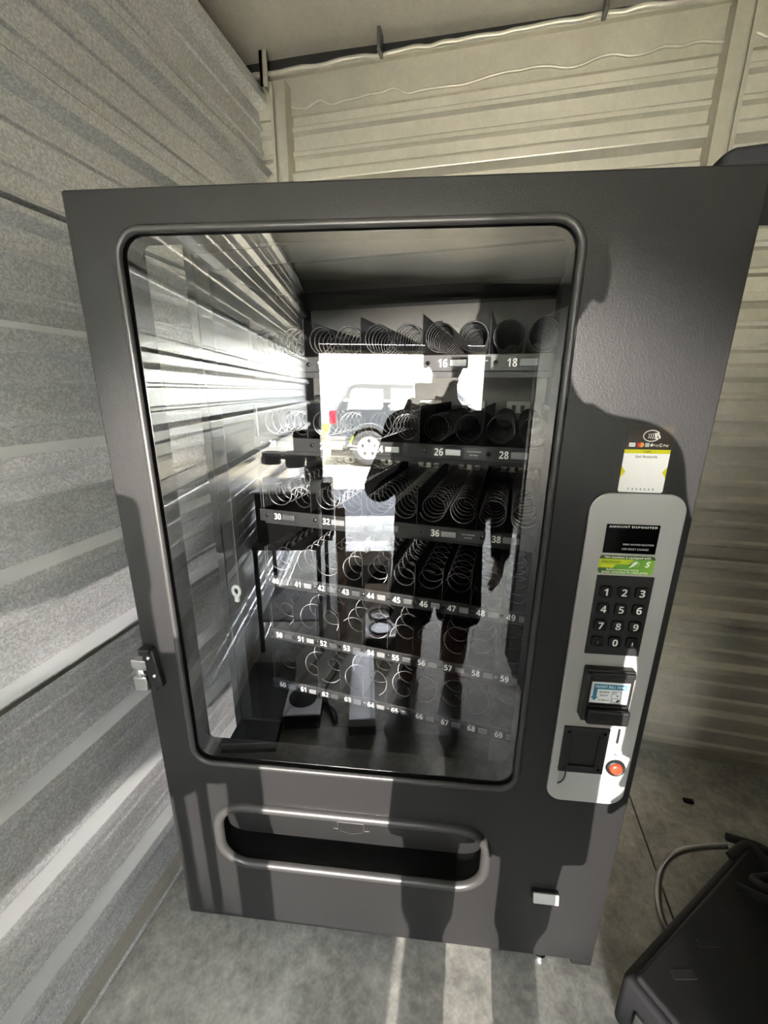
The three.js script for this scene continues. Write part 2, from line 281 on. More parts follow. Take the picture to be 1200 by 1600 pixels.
// delivery slot
D('slot_rim', [rim(SX0 - 0.004, SX1 + 0.004, SY0 - 0.004, SY1 + 0.004, SR + 0.004, 0.0135, 0.013, -0.001)], M.rimPaint);
{
  const s = rshape(SX0 - 0.01, SX1 + 0.01, SY0 - 0.01, SY1 + 0.01, SR + 0.01); s.holes.push(rpath(SX0 + 0.001, SX1 - 0.001, SY0 + 0.001, SY1 - 0.001, SR));
  D('delivery_bin', [ext(s, 0.06, 0, -0.075), bb(0.08, 0.87, 0.22, 0.50, -0.27, -0.26), bb(0.08, 0.87, 0.21, 0.22, -0.27, -0.062), bb(0.08, 0.09, 0.22, 0.50, -0.27, -0.062), bb(0.86, 0.87, 0.22, 0.50, -0.27, -0.062)], M.black);
  const f = rshape(SX0 + 0.004, SX1 - 0.004, 0, 0.135, 0.05);
  const flap = put('delivery_flap', [ext(f, 0.012, 0.003, 0).rotateX(0.22).translate(0, SY0 + 0.055, -0.050)], M.paint, machine, [0, 0, 0], [0, DT, 0]);
  const bar = (x0, y0, x1, y1) => { const l = Math.hypot(x1 - x0, y1 - y0); return rb(-l / 2, l / 2, -0.0011, 0.0011, 0, 0.0022, 0.0009).rotateZ(Math.atan2(y1 - y0, x1 - x0)).translate((x0 + x1) / 2, (y0 + y1) / 2, 0); };
  const ax = 0.475, arr = [[-0.034, 0.105, 0.034, 0.105], [-0.034, 0.105, -0.034, 0.07], [0.034, 0.105, 0.034, 0.07], [-0.048, 0.07, -0.034, 0.07], [0.034, 0.07, 0.048, 0.07], [-0.03, 0.062, 0, 0.048], [0, 0.048, 0.03, 0.062]];
  put('arrow_emboss', arr.map(([a, b, c, d]) => bar(ax + a, b, ax + c, d).translate(0, 0, 0.0115).rotateX(0.22).translate(0, SY0 + 0.055, -0.050)), M.rimPaint, flap);
}
// control panel
const panel = D('control_panel', [ext(rshape(0.938, 1.106, 0.605, 1.332, 0.034), 0.007, 0.002, 0.0)], M.silver);
const flat = (tex, x0, x1, y0, y1, z, r = 0.0, extra = {}) => { // a thin printed plate
  const g = ext(r ? rshape(x0, x1, y0, y1, r) : poly([[x0, y0], [x1, y0], [x1, y1], [x0, y1]]), 0.0012, 0, z), p = g.attributes.position, uv = g.attributes.uv;
  for (let i = 0; i < p.count; i++) uv.setXY(i, (p.getX(i) - x0) / (x1 - x0), (p.getY(i) - y0) / (y1 - y0));
  return [g, std(0xffffff, 0.35, 0, { map: tex, ...extra })];
};
function child(parent, name, g, mat) { const m = new THREE.Mesh(Array.isArray(g) ? join(g) : g, mat); m.name = numbered(name); m.castShadow = m.receiveShadow = true; parent.add(m); return m; }
function fit(x, s, cx, cy, w, font, bold = 'bold ') { x.font = bold + '100px ' + font; const k = w / x.measureText(s).width * 100; x.font = bold + k + 'px ' + font; x.textAlign = 'center'; x.textBaseline = 'middle'; x.fillText(s, cx, cy); }
{ // display
  const t = print(512, 310, (x, w, h) => {
    x.fillStyle = '#050607'; x.fillRect(0, 0, w, h); x.fillStyle = '#e6e6e2';
    x.save(); x.translate(w / 2, 26); x.scale(1, 0.62); fit(x, 'AMOUNT DEPOSITED', 0, 0, 466, 'sans-serif'); x.restore();
    x.fillStyle = '#c9cac8'; fit(x, 'MAKE ANOTHER SELECTION', 335, 212, 300, 'sans-serif'); fit(x, 'USE EXACT CHANGE', 312, 262, 262, 'sans-serif');
  });
  const [g, m] = flat(t, 0.972, 1.066, 1.217, 1.274, 0.0066, 0, { roughness: 0.12 }); child(panel, 'display_window', g, m);
}
{ // green notice
  const t = print(560, 200, (x, w, h) => {
    const gr = x.createLinearGradient(0, 0, w, h); gr.addColorStop(0, '#43612f'); gr.addColorStop(0.5, '#5f9a35'); gr.addColorStop(1, '#8cbf4a'); x.fillStyle = gr; x.fillRect(0, 0, w, h);
    x.fillStyle = '#45592f'; x.fillRect(0, 0, w, 38); x.fillStyle = '#c3d530'; x.beginPath(); x.moveTo(0, 40); x.lineTo(350, 40); x.lineTo(268, 138); x.lineTo(0, 138); x.fill();
    x.fillStyle = '#6aa83c'; x.beginPath(); x.moveTo(180, 95); x.lineTo(305, 95); x.lineTo(268, 138); x.lineTo(150, 138); x.fill();
    x.fillStyle = '#f4f7ea'; fit(x, 'This machine is equipped with', 280, 20, 470, 'sans-serif'); fit(x, 'Before inserting money', 250, 155, 330, 'sans-serif'); fit(x, 'press selection to view price', 275, 182, 470, 'sans-serif');
    x.fillStyle = '#5d7d10'; x.font = 'italic bold 40px sans-serif'; x.textAlign = 'left'; x.fillText('Electronic', 22, 70); x.fillStyle = '#f2ee4a'; x.font = 'italic bold 38px sans-serif'; x.fillText('Pricing', 22, 116);
    x.strokeStyle = '#f4ffe8'; x.lineWidth = 4; for (let k = 0; k < 12; k++) { const a = k * Math.PI / 6; x.beginPath(); x.moveTo(372 + 30 * Math.cos(a), 84 + 26 * Math.sin(a)); x.lineTo(372 + 44 * Math.cos(a), 84 + 38 * Math.sin(a)); x.stroke(); }
    x.fillStyle = '#f6fff0'; x.beginPath(); x.moveTo(300, 140); x.lineTo(356, 66); x.quadraticCurveTo(388, 52, 394, 78); x.lineTo(352, 112); x.fill();
    x.fillStyle = '#fdfff2'; x.font = 'italic bold 92px sans-serif'; x.textAlign = 'center'; x.fillText('$', 486, 88);
  });
  const [g, m] = flat(t, 0.969, 1.069, 1.1755, 1.2125, 0.0066, 0.006, { roughness: 0.3 }); child(panel, 'notice_sticker', g, m);
}
{ // keypad
  const kp = D('keypad', [rb(0.9695, 1.0735, 0.998, 1.171, 0.004, 0.0098, 0.001)], M.black);
  const at = print(512, 512, (x, w, h) => {
    x.fillStyle = '#070708'; x.fillRect(0, 0, w, h); x.fillStyle = '#ecebe6'; x.font = 'bold 96px sans-serif'; x.textAlign = 'center'; x.textBaseline = 'middle';
    '123456789*0#'.split('').forEach((c, i) => { const cx = (i % 4) * 128 + 64, cy = Math.floor(i / 4) * 128 + 64; if (c === '*' || c === '#') { x.font = 'bold 44px sans-serif'; x.fillText(c === '*' ? ':' : '!', cx, cy); x.font = 'bold 96px sans-serif'; } else x.fillText(c, cx, cy); });
  });
  const face = std(0xffffff, 0.35, 0, { map: at });
  for (let i = 0; i < 12; i++) {
    const cx = 0.9885 + (i % 3) * 0.0328, cy = 1.139 - Math.floor(i / 3) * 0.0365, s = 0.0115;
    const g = ext(rshape(-s, s, -s, s, 0.005), 0.006, 0.0015, 0), p = g.attributes.position, n = g.attributes.normal, uv = g.attributes.uv, u0 = (i % 4) / 4, v0 = 1 - Math.floor(i / 4) / 4 - 0.25;
    for (let k = 0; k < p.count; k++) n.getZ(k) > 0.9 ? uv.setXY(k, u0 + 0.25 * (0.08 + 0.84 * (p.getX(k) + s) / (2 * s)), v0 + 0.25 * (0.08 + 0.84 * (p.getY(k) + s) / (2 * s))) : uv.setXY(k, u0 + 0.01, v0 + 0.01);
    const m = child(kp, 'key', g.translate(cx, cy, 0.0095), face);
  }
}
{ // bill acceptor
  const b = D('bill_acceptor', [rb(0.9745, 1.0705, 0.858, 0.970, 0.002, 0.022, 0.004), rb(0.984, 1.068, 0.846, 0.882, 0.004, 0.036, 0.005), rb(0.9745, 0.984, 0.85, 0.965, 0.002, 0.030, 0.003), rb(0.976, 1.069, 0.953, 0.966, 0.01, 0.027, 0.003), bb(0.990, 1.062, 0.8835, 0.8885, 0.01, 0.026)], M.black);
  const t = print(520, 300, (x, w, h) => {
    x.fillStyle = '#f3f7f8'; x.fillRect(0, 0, w, h); x.fillStyle = '#2b7f9f'; x.fillRect(36, 26, 448, 74); x.fillRect(36, 60, 52, 160);
    x.beginPath(); x.moveTo(12, 216); x.lineTo(112, 216); x.lineTo(62, 268); x.fill();
    x.fillStyle = '#e9f7fb'; fit(x, 'INSERT BILL HERE', 262, 64, 410, 'sans-serif'); x.fillStyle = '#2a2a2a'; fit(x, 'ACCEPTS', 190, 142, 138, 'sans-serif'); fit(x, '$5 & $1', 190, 186, 110, 'sans-serif'); fit(x, 'EC-MBL-6-5', 194, 256, 150, 'sans-serif');
    x.strokeStyle = '#3a3a3a'; x.lineWidth = 5; x.strokeRect(296, 126, 124, 166); x.strokeRect(308, 138, 44, 24); x.beginPath(); x.arc(374, 186, 11, 0, 7); x.fill(); x.beginPath(); x.ellipse(356, 252, 50, 30, 0, 0, 7); x.stroke(); x.beginPath(); x.ellipse(390, 262, 26, 16, -0.6, 0, 7); x.fill();
  });
  const [g, m] = flat(t, 0.988, 1.0625, 0.892, 0.942, 0.0215, 0, { roughness: 0.3 }); child(b, 'bill_sticker', g, m);
}
{ // empty reader opening with a stray wire
  const s = poly([[0.954, 0.694], [1.048, 0.694], [1.048, 0.815], [0.954, 0.815]]); s.holes.push(rpath(0.972, 1.028, 0.712, 0.80, 0.002));
  const f = D('reader_opening', [ext(s, 0.009, 0.001, 0.003), bb(0.972, 1.028, 0.712, 0.80, 0.0071, 0.0076)], M.black);
  for (const [x, y] of [[1.038, 0.804], [1.038, 0.706], [0.964, 0.804]]) child(f, 'screw_hole', [cyl(0.0028, 0.002, x, y, 0.012, 'z')], M.blackGloss);
  D('loose_wire', [tube([[0.968, 0.715, 0.012], [0.966, 0.69, 0.02], [0.962, 0.67, 0.016], [0.957, 0.66, 0.012]], 0.0016, 20, 6)], M.black);
}
{ // coin slot, emblems, return button
  D('coin_slot', [rb(1.0655, 1.0700, 0.779, 0.816, 0.005, 0.0095, 0.001)], M.black);
  const ring = D('coin_emblem', [new THREE.RingGeometry(0.0058, 0.0085, 30, 1, -Math.PI / 2, Math.PI).translate(1.0705, 0.8025, 0.0072)], M.white);
  const t = print(128, 128, (x, w, h) => { x.fillStyle = '#f4f4f2'; x.fillRect(0, 0, w, h); x.fillStyle = '#222'; x.beginPath(); x.moveTo(4, 96); x.lineTo(22, 30); x.lineTo(44, 90); x.fill(); x.fillStyle = '#555'; x.fillRect(34, 78, 70, 26); x.fillStyle = '#ffffff'; x.fillRect(42, 106, 50, 22); });
  const [g, m] = flat(t, 1.0655, 1.082, 0.741, 0.757, 0.0066); child(panel, 'return_emblem', g, m);
  const bez = D('return_button', [lathe([[0.0205, 0], [0.0205, 0.004], [0.0185, 0.008], [0.015, 0.0075], [0.013, 0.003], [0, 0.003]], 36).rotateX(Math.PI / 2).translate(1.0745, 0.713, 0.006)], M.black);
  child(bez, 'button_cap', [lathe([[0.0128, 0], [0.0125, 0.006], [0.011, 0.0085], [0.006, 0.0098], [0, 0.010]], 30).rotateX(Math.PI / 2).translate(1.0745, 0.713, 0.008)], M.red);
}
{ // payment sticker above the panel (its code square is left blank)
  const t = print(480, 700, (x, w, h) => {
    x.fillStyle = '#393530'; x.fillRect(0, 0, w, h);
    x.strokeStyle = '#eeeae4'; x.lineWidth = 10; x.beginPath(); x.ellipse(255, 98, 84, 56, 0, 0.35, Math.PI * 2 - 0.45); x.stroke();
    x.lineWidth = 7; for (let k = 0; k < 4; k++) { x.beginPath(); x.arc(196 + k * 17, 100, 34 + k * 4, -0.75, 0.75); x.stroke(); }
    x.fillStyle = '#eeeae4'; x.beginPath(); x.moveTo(278, 74); x.lineTo(322, 62); x.lineTo(352, 112); x.lineTo(344, 128); x.lineTo(312, 88); x.lineTo(322, 138); x.lineTo(300, 132); x.fill();
    x.fillStyle = '#f2efe9'; x.fillRect(36, 172, 66, 40); x.fillStyle = '#7a7f98'; x.font = 'italic bold 24px sans-serif'; x.textAlign = 'center'; x.textBaseline = 'middle'; x.fillText('VISA', 69, 193);
    x.fillStyle = '#c9302b'; x.beginPath(); x.arc(142, 192, 25, 0, 7); x.fill(); x.fillStyle = '#e59a4e'; x.beginPath(); x.arc(168, 192, 25, 0, 7); x.fill(); x.fillStyle = '#d8693c'; x.beginPath(); x.ellipse(155, 192, 11, 21, 0, 0, 7); x.fill();
    x.fillStyle = '#cfd0cc'; x.fillRect(204, 172, 44, 40); x.fillStyle = '#9a9f9c'; x.font = 'bold 15px sans-serif'; x.fillText('AM', 226, 184); x.fillText('EX', 226, 200);
    x.fillStyle = '#f0ede8'; x.beginPath(); x.arc(272, 194, 14, 0, 7); x.fill(); x.fillRect(274, 170, 6, 9); x.fillStyle = '#c9c5be'; x.font = 'bold 33px sans-serif'; x.fillText('Pay', 316, 193);
    x.strokeStyle = '#e8dcd4'; x.lineWidth = 8; x.beginPath(); x.arc(368, 193, 14, 0.3, 5.6); x.stroke(); x.fillStyle = '#f3efe9'; x.fillText('Pay', 420, 193);
    x.fillStyle = '#f4f3f1'; x.fillRect(0, 240, w, 460); x.fillStyle = '#d8d427'; x.fillRect(0, 240, w, 42); x.fillStyle = '#57541c'; x.font = 'bold 26px sans-serif'; x.fillText('nayax', 240, 261);
    x.fillStyle = '#77767a'; x.font = 'bold 38px sans-serif'; x.fillText('Get Rewards', 240, 316);
    x.fillStyle = '#d8d427'; x.beginPath(); x.moveTo(0, 420); x.lineTo(46, 478); x.lineTo(0, 540); x.fill(); x.beginPath(); x.moveTo(480, 420); x.lineTo(434, 478); x.lineTo(480, 540); x.fill();
    x.fillStyle = '#77767a'; x.font = 'bold 34px sans-serif'; '7398648'.split('').forEach((c, i) => x.fillText(c, 108 + i * 44, 664));
  });
  const [g, m] = flat(t, 0.9835, 1.0605, 1.3335, 1.4515, 0.0, 0.004, { roughness: 0.25 }); D('payment_sticker', g, m);
}
// coin return cup, latch
{
  const s = rshape(0.940, 1.006, 0.270, 0.304, 0.004); s.holes.push(rpath(0.9445, 1.0015, 0.2745, 0.2995, 0.003));
  const c = D('coin_return', [ext(s, 0.012, 0.0025, -0.002)], M.black);
  child(c, 'cup_flap', [ext(rshape(0.942, 1.004, 0.277, 0.303, 0.002), 0.004, 0.001, 0).translate(0, -0.2885, 0).rotateX(-0.3).translate(0, 0.2885, 0.013)], M.silver);
}
{
  const l = D('latch_plate', [ext(poly([[0.004, 0.942], [0.034, 0.937], [0.045, 0.842], [0.034, 0.838], [0.026, 0.826], [0.018, 0.838], [0.006, 0.905]]), 0.016, 0.003, -0.001), rb(0.002, 0.030, 0.925, 0.943, -0.02, 0.022, 0.004)], M.black);
  child(l, 'latch_block', [rb(-0.022, 0.016, 0.886, 0.912, -0.03, 0.02, 0.003)], M.steel); child(l, 'latch_block', [rb(-0.026, 0.008, 0.826, 0.862, -0.03, 0.016, 0.003)], M.steel);
  child(l, 'lock_cylinder', [lathe([[0.0, 0.006], [0.007, 0.005], [0.011, 0.003], [0.013, 0]], 24).rotateX(Math.PI / 2).translate(-0.006, 0.873, 0.012), cyl(0.013, 0.03, -0.006, 0.873, -0.004, 'z')], M.chrome);
  for (const [x, y] of [[0.022, 0.918], [0.030, 0.872]]) child(l, 'screw', [lathe([[0.0045, 0], [0.004, 0.0018], [0.0015, 0.002], [0.001, 0.0008], [0, 0.0008]], 18).rotateX(Math.PI / 2).translate(x, y, 0.016)], M.chrome);
}
D('leveling_foot', [cyl(0.022, 0.012, 1.0, 0.006, -0.03, 'y', 0.016), cyl(0.006, 0.05, 1.0, 0.03, -0.03)], M.chrome);
D('door_hinge', [bb(W - 0.05, W, 0.03, 0.054, -0.055, -0.002), ext(poly([[W - 0.07, 0.052], [W, 0.052], [W, 0.036], [W - 0.02, 0.044]]), 0.004, 0, -0.005)], M.paint);

// cabinet
const CW = 1.105, CD = 0.68;
K('cabinet', [bb(0, 0.022, 0.06, 1.837, -CD, 0), bb(CW - 0.022, CW, 0.06, 1.837, -CD, 0), bb(0, CW, 1.815, 1.837, -CD, 0), bb(0, CW, 0.06, 0.26, -CD, -0.01), bb(0, CW, 0.06, 1.837, -CD - 0.012, -CD), bb(0.885, 0.905, 0.26, 1.815, -0.64, -0.02), bb(0.905, CW - 0.02, 0.26, 1.815, -0.05, -0.03)], M.cabinet);
K('front_flange', [bb(0.022, 0.062, 0.26, 1.815, -0.022, -0.006), bb(0.022, 0.885, 1.780, 1.815, -0.022, -0.006), bb(0.050, 0.058, 0.26, 1.78, -0.055, -0.02)], M.cabinet);
K('ceiling_panel', [bb(0.03, 0.885, 1.792, 1.80, -0.34, -0.03)], M.inner);
K('rear_panel', [bb(0.03, 0.885, 0.27, 1.79, -0.618, -0.606)], M.inner);
K('side_liner', [bb(0.0225, 0.026, 0.26, 1.81, -0.62, -0.02)], M.blackMatte);
for (const [x, z] of [[0.08, -0.07], [CW - 0.08, -0.07], [0.08, -CD + 0.08], [CW - 0.08, -CD + 0.08]]) K('cabinet_leg', [cyl(0.012, 0.07, x, 0.035, z), cyl(0.026, 0.012, x, 0.006, z, 'y', 0.02)], M.darkSteel);

K('lock_keeper', [new THREE.TorusGeometry(0.012, 0.0045, 10, 28).scale(1, 1.25, 1).translate(0.054, 0.936, 0.0), rb(0.047, 0.061, 0.901, 0.924, -0.006, 0.004, 0.003)], M.white);
// trays with spirals
class Helix extends THREE.Curve { constructor(r, len, turns) { super(); Object.assign(this, { r, len, turns }); } getPoint(t, o = V3()) { const a = t * this.turns * Math.PI * 2; return o.set(this.r * Math.cos(a), this.r * Math.sin(a), -t * this.len); } }
const spiralGeo = [[20, 0.0020], [14, 0.0017], [11, 0.0016], [8, 0.0016]].map(([n, r]) => new THREE.TubeGeometry(new Helix(0.0315, 0.50, n), n * 16, r, 5));
const TX0 = 0.135, TP = 0.074;
// atlas of the selection numbers
const nums = []; for (let r = 1; r <= 3; r++) for (let k = 0; k < 5; k++) nums.push(r * 10 + 2 * k); for (let r = 4; r <= 6; r++) for (let k = 0; k < 10; k++) nums.push(r * 10 + k);
const atlas = print(1024, 1024, (x, w, h) => {
  x.fillStyle = '#0c0c0c'; x.fillRect(0, 0, w, h); x.fillStyle = '#f2f1ec'; x.textAlign = 'center'; x.textBaseline = 'middle'; x.font = 'bold 92px sans-serif';
  nums.forEach((n, i) => x.fillText(String(n), (i % 8) * 128 + 64, Math.floor(i / 8) * 128 + 66));
  x.font = 'bold 23px sans-serif'; x.fillText('Press Selection', 6 * 128 + 126, 6 * 128 + 44); x.fillText('For Price', 6 * 128 + 126, 6 * 128 + 84);
});
const labelMat = std(0xffffff, 0.4, 0, { map: atlas });
function plate(u0, v0, u1, v1, w, h) { const g = new THREE.BoxGeometry(w, h, 0.0016), uv = g.attributes.uv; for (let i = 0; i < uv.count; i++) uv.setXY(i, u0 + uv.getX(i) * (u1 - u0), v0 + uv.getY(i) * (v1 - v0)); return g; }
const priceGeo = plate(6 / 8, 1 - 7 / 8, 1, 1 - 6 / 8 + 0.0, 0.05, 0.026);
const numGeo = nums.map((n, i) => plate((i % 8) / 8 + 0.004, 1 - (Math.floor(i / 8) + 1) / 8 + 0.022, (i % 8 + 1) / 8 - 0.004, 1 - Math.floor(i / 8) / 8 - 0.022, 0.026, 0.0215));
const pillGeo = rb(-0.019, 0.019, -0.008, 0.008, 0, 0.004, 0.0035), dividerGeo = rb(-0.0012, 0.0012, 0, 0.098, -0.50, 0, 0.0011, 1), screwGeo = lathe([[0.005, 0], [0.0045, 0.002], [0, 0.0026]], 14).rotateX(Math.PI / 2);
const motorShape = rshape(-0.038, 0.038, -0.019, 0.019, 0.004); motorShape.holes.push(rpath(-0.020, -0.008, -0.016, 0.006, 0.001), rpath(0.008, 0.020, -0.016, 0.006, 0.001));
const motorGeo = muv(ext(motorShape, 0.012, 0.001, 0));
const rows = [[1, 1.567, 0.058, 0, 5], [2, 1.370, 0.054, 1, 5], [3, 1.168, 0.054, 1, 5], [4, 0.967, 0.059, 2, 10], [5, 0.786, 0.058, 3, 10], [6, 0.605, 0.058, 3, 10]];
for (const [r, ry, up, kind, n] of rows) {
  const tray = put('tray', [bb(TX0 - 0.004, TX0 + 0.744, ry - 0.002, ry + 0.002, -0.54, 0), rb(TX0 - 0.008, TX0 + 0.748, ry - 0.018, ry + 0.018, -0.002, 0.004, 0.002, 1), bb(TX0 - 0.006, TX0 - 0.003, ry, ry + 0.10, -0.54, -0.002), bb(TX0 + 0.743, TX0 + 0.746, ry, ry + 0.10, -0.54, -0.002), bb(TX0 - 0.004, TX0 + 0.744, ry, ry + 0.045, -0.545, -0.54), bb(TX0 - 0.004, TX0 + 0.744, ry - 0.03, ry - 0.004, -0.03, -0.015)], r <= 1 ? M.litTrayMat : M.trayMat, machine, [0.045 * 0.0672, 0, CZ - 0.045], [0, CT, 0]);
  const put2 = (name, g, m, x, y, z, rz = 0, sx = 1) => { const o = new THREE.Mesh(g, m); o.name = numbered(name); o.castShadow = o.receiveShadow = true; o.position.set(x, y, z); o.rotation.z = rz; o.scale.x = sx; tray.add(o); return o; };
  for (let k = 0; k < 10; k++) {
    const x = TX0 + TP * (k + 0.5);
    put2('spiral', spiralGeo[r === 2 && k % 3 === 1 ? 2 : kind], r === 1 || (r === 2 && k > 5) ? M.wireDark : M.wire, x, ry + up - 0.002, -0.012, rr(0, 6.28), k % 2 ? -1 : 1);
  }
  for (let k = 0; k <= 10; k += n === 5 ? 2 : 1) put2('divider', dividerGeo, k === 0 || k === 10 ? M.wire : M.trayMat, TX0 + TP * k, ry + 0.006, -0.006);
  for (let k = 0; k < n; k++) {
    const x = TX0 + (n === 5 ? 2 : 1) * TP * k + (n === 5 ? 0.05 : 0.028), i = nums.indexOf(r * 10 + (n === 5 ? 2 * k : k));
    put2('number_label', numGeo[i], labelMat, x, ry, 0.0045);
    put2('price_holder', pillGeo, k % 3 === 1 ? M.holder : M.darkSteel, x + (n === 5 ? 0.034 : 0.031), ry, 0.0035, 0, n === 5 ? 1 : 0.62);
    if (n === 5 && k % 2 === 1 || n === 10 && k % 4 === 1 && k < 9) put2('price_notice', priceGeo, labelMat, x + (n === 5 ? 0.082 : 0.034), ry, 0.0048, 0, n === 5 ? 1 : 0.6);
    put2('screw', screwGeo, M.blackGloss, x - (n === 5 ? 0.034 : 0.022), ry, 0.004);
  }
  if (r === 2 || r === 3) for (let k = 0; k < 5; k++) put2('motor', motorGeo, M.motor, TX0 + TP * (2 * k + 1), ry + 0.088, -0.532);
}

// ------------------------------------------------------------------ foreground and top of the machine
{
  const c = thing('equipment_case', 'black moulded plastic equipment case with slots lying on the floor at the lower right corner', 'case', [1.150, 0, -0.082], 0.0);
  // local outline on the floor, long edge runs back to the right
  const a = Math.atan2(-0.336, 0.366), L0 = 0.62, D0 = 0.5; // direction of its left edge
  const tilt = new THREE.Matrix4().makeRotationY(-a);
  const body = new RoundedBoxGeometry(L0, 0.17, D0, 4, 0.016).translate(L0 / 2 - 0.005, 0.089, D0 / 2 + 0.0).applyMatrix4(tilt);
  put('case_body', [body], std(L(0.006, 0.006, 0.007), 0.75), c);
  put('case_lid', [new RoundedBoxGeometry(L0 - 0.03, 0.02, D0 - 0.04, 3, 0.009).translate(L0 / 2 - 0.005, 0.180, D0 / 2).applyMatrix4(tilt)], std(L(0.0055, 0.0055, 0.0065), 0.7), c);
  for (const s of [0.11, 0.23, 0.36]) put('vent_slot', [new RoundedBoxGeometry(0.055, 0.003, 0.02, 2, 0.0014).rotateY(-0.5).translate(s, 0.1892, 0.075).applyMatrix4(tilt)], M.blackMatte, c);
  put('hasp', [new RoundedBoxGeometry(0.012, 0.05, 0.03, 2, 0.004).translate(-0.008, 0.09, 0.06).applyMatrix4(tilt)], M.darkSteel, c);
  // crumpled strap heaped at its far end
  const st = tag(put('webbing_strap', [tube([[1.515, 0.215, -0.405], [1.575, 0.235, -0.435], [1.615, 0.212, -0.385], [1.545, 0.22, -0.345], [1.585, 0.24, -0.305], [1.665, 0.215, -0.345], [1.635, 0.215, -0.445], [1.535, 0.217, -0.465]], 0.012, 120, 7), tube([[1.495, 0.212, -0.325], [1.575, 0.225, -0.285], [1.655, 0.212, -0.265], [1.715, 0.212, -0.325]], 0.011, 60, 7)], M.rubber), 'crumpled black strap heaped on the back of the black equipment case', 'strap');
}
tag(put('conduit_hose', [(() => { // corrugated flexible metal hose
  const cv = new THREE.CatmullRomCurve3([V3(1.352, 0.012, -0.292), V3(1.345, 0.02, -0.33), V3(1.350, 0.035, -0.375), V3(1.385, 0.05, -0.452), V3(1.448, 0.06, -0.508), V3(1.515, 0.085, -0.523), V3(1.585, 0.12, -0.520)]);
  const g = new THREE.TubeGeometry(cv, 480, 0.0095, 10), p = g.attributes.position, c = V3(), v = V3();
  for (let i = 0; i <= 480; i++) { cv.getPointAt(i / 480, c); const k = 1 + 0.13 * (i % 4 < 2 ? 1 : -1); for (let j = 0; j <= 10; j++) { v.fromBufferAttribute(p, i * 11 + j).sub(c).multiplyScalar(k).add(c); p.setXYZ(i * 11 + j, v.x, v.y, v.z); } }
  g.computeVertexNormals(); return g;
})(), cyl(0.011, 0.02, 1.353, 0.011, -0.286, 'z', 0.011)], M.steel), 'silver flexible metal hose arching over the dark floor to the black case', 'hose');
{
  const g = new RoundedBoxGeometry(0.34, 0.05, 0.26, 6, 0.02), p = g.attributes.position;
  for (let i = 0; i < p.count; i++) { const x = p.getX(i), z = p.getZ(i); p.setY(i, p.getY(i) * (0.55 + 0.45 * Math.min(1, Math.max(0, (x + 0.17) * 6))) + (p.getY(i) > 0 ? 0.016 * Math.sin(x * 22 + z * 9) * Math.cos(z * 17) + 0.02 * (x + 0.17) : 0)); }
  g.computeVertexNormals();
  tag(put('folded_tarp', [g], std(L(0.014, 0.014, 0.018), 0.6), scene, [1.235, 1.866, -0.36], [0, 0.05, 0]), 'folded black tarp lying on top of the vending machine at its right end', 'tarp');
  scene.children[scene.children.length - 1].add((() => { const m = new THREE.Mesh(rb(-0.003, 0.003, -0.014, 0.016, 0.125, 0.134, 0.002), M.chrome); m.name = 'grommet'; return m; })());
}
{ // unseen tall dark machine, added to shade the right side
  const d = thing('added_dark_machine', 'unseen tall black machine added behind on the right for shade, dark in the glass reflection', 'vending machine', [1.72, 0, 0.72]);
  put('cabinet', [rb(-0.43, 0.47, 0.06, 1.83, -0.40, 0.36, 0.012)], M.black, d);
  const dd = put('door', [rb(-0.43, 0.47, 0.08, 1.82, 0.364, 0.41, 0.012)], M.blackMatte, d); put('handle', [rb(-0.40, -0.37, 0.7, 1.0, 0.41, 0.44, 0.008)], M.darkSteel, dd);
  for (const [x, z] of [[-0.38, -0.35], [0.38, -0.35], [-0.38, 0.33], [0.38, 0.33]]) put('foot', [cyl(0.025, 0.06, x, 0.03, z)], M.rubber, d);
}
{  // unseen filler body, added to stop light along the right wall
  const d = thing('added_cupboard', 'unseen narrow black cupboard added between dark machine and right wall to block light', 'cupboard', [2.455, 0, 0.72]);
  put('carcass', [rb(-0.245, 0.245, 0, 1.86, -0.38, 0.34, 0.006)], M.blackMatte, d);
  for (const k of [-1, 1]) { const dd = put('door', [rb(k < 0 ? -0.243 : 0.002, k < 0 ? -0.002 : 0.243, 0.03, 1.84, 0.342, 0.362, 0.004)], M.black, d); put('handle', [rb(k * 0.03 - 0.006, k * 0.03 + 0.006, 0.9, 1.02, 0.362, 0.385, 0.004)], M.darkSteel, dd); }
}
tag(put('hanging_cable', [tube([[1.3, 1.98, ZB + 0.034], [1.5, 2.045, ZB + 0.032], [1.8, 2.06, ZB + 0.032], [2.3, 2.04, ZB + 0.033], [2.6, 1.6, ZB + 0.035]], 0.006, 60, 7)], M.rubber), 'thin black cable running along the back wall right of the machine', 'cable');
tag(put('wood_scrap', [rb(1.58, 1.615, 0.0005, 0.012, -0.78, -0.765, 0.003)], M.blackMatte), 'small dark scrap on the floor near the back wall', 'scrap');

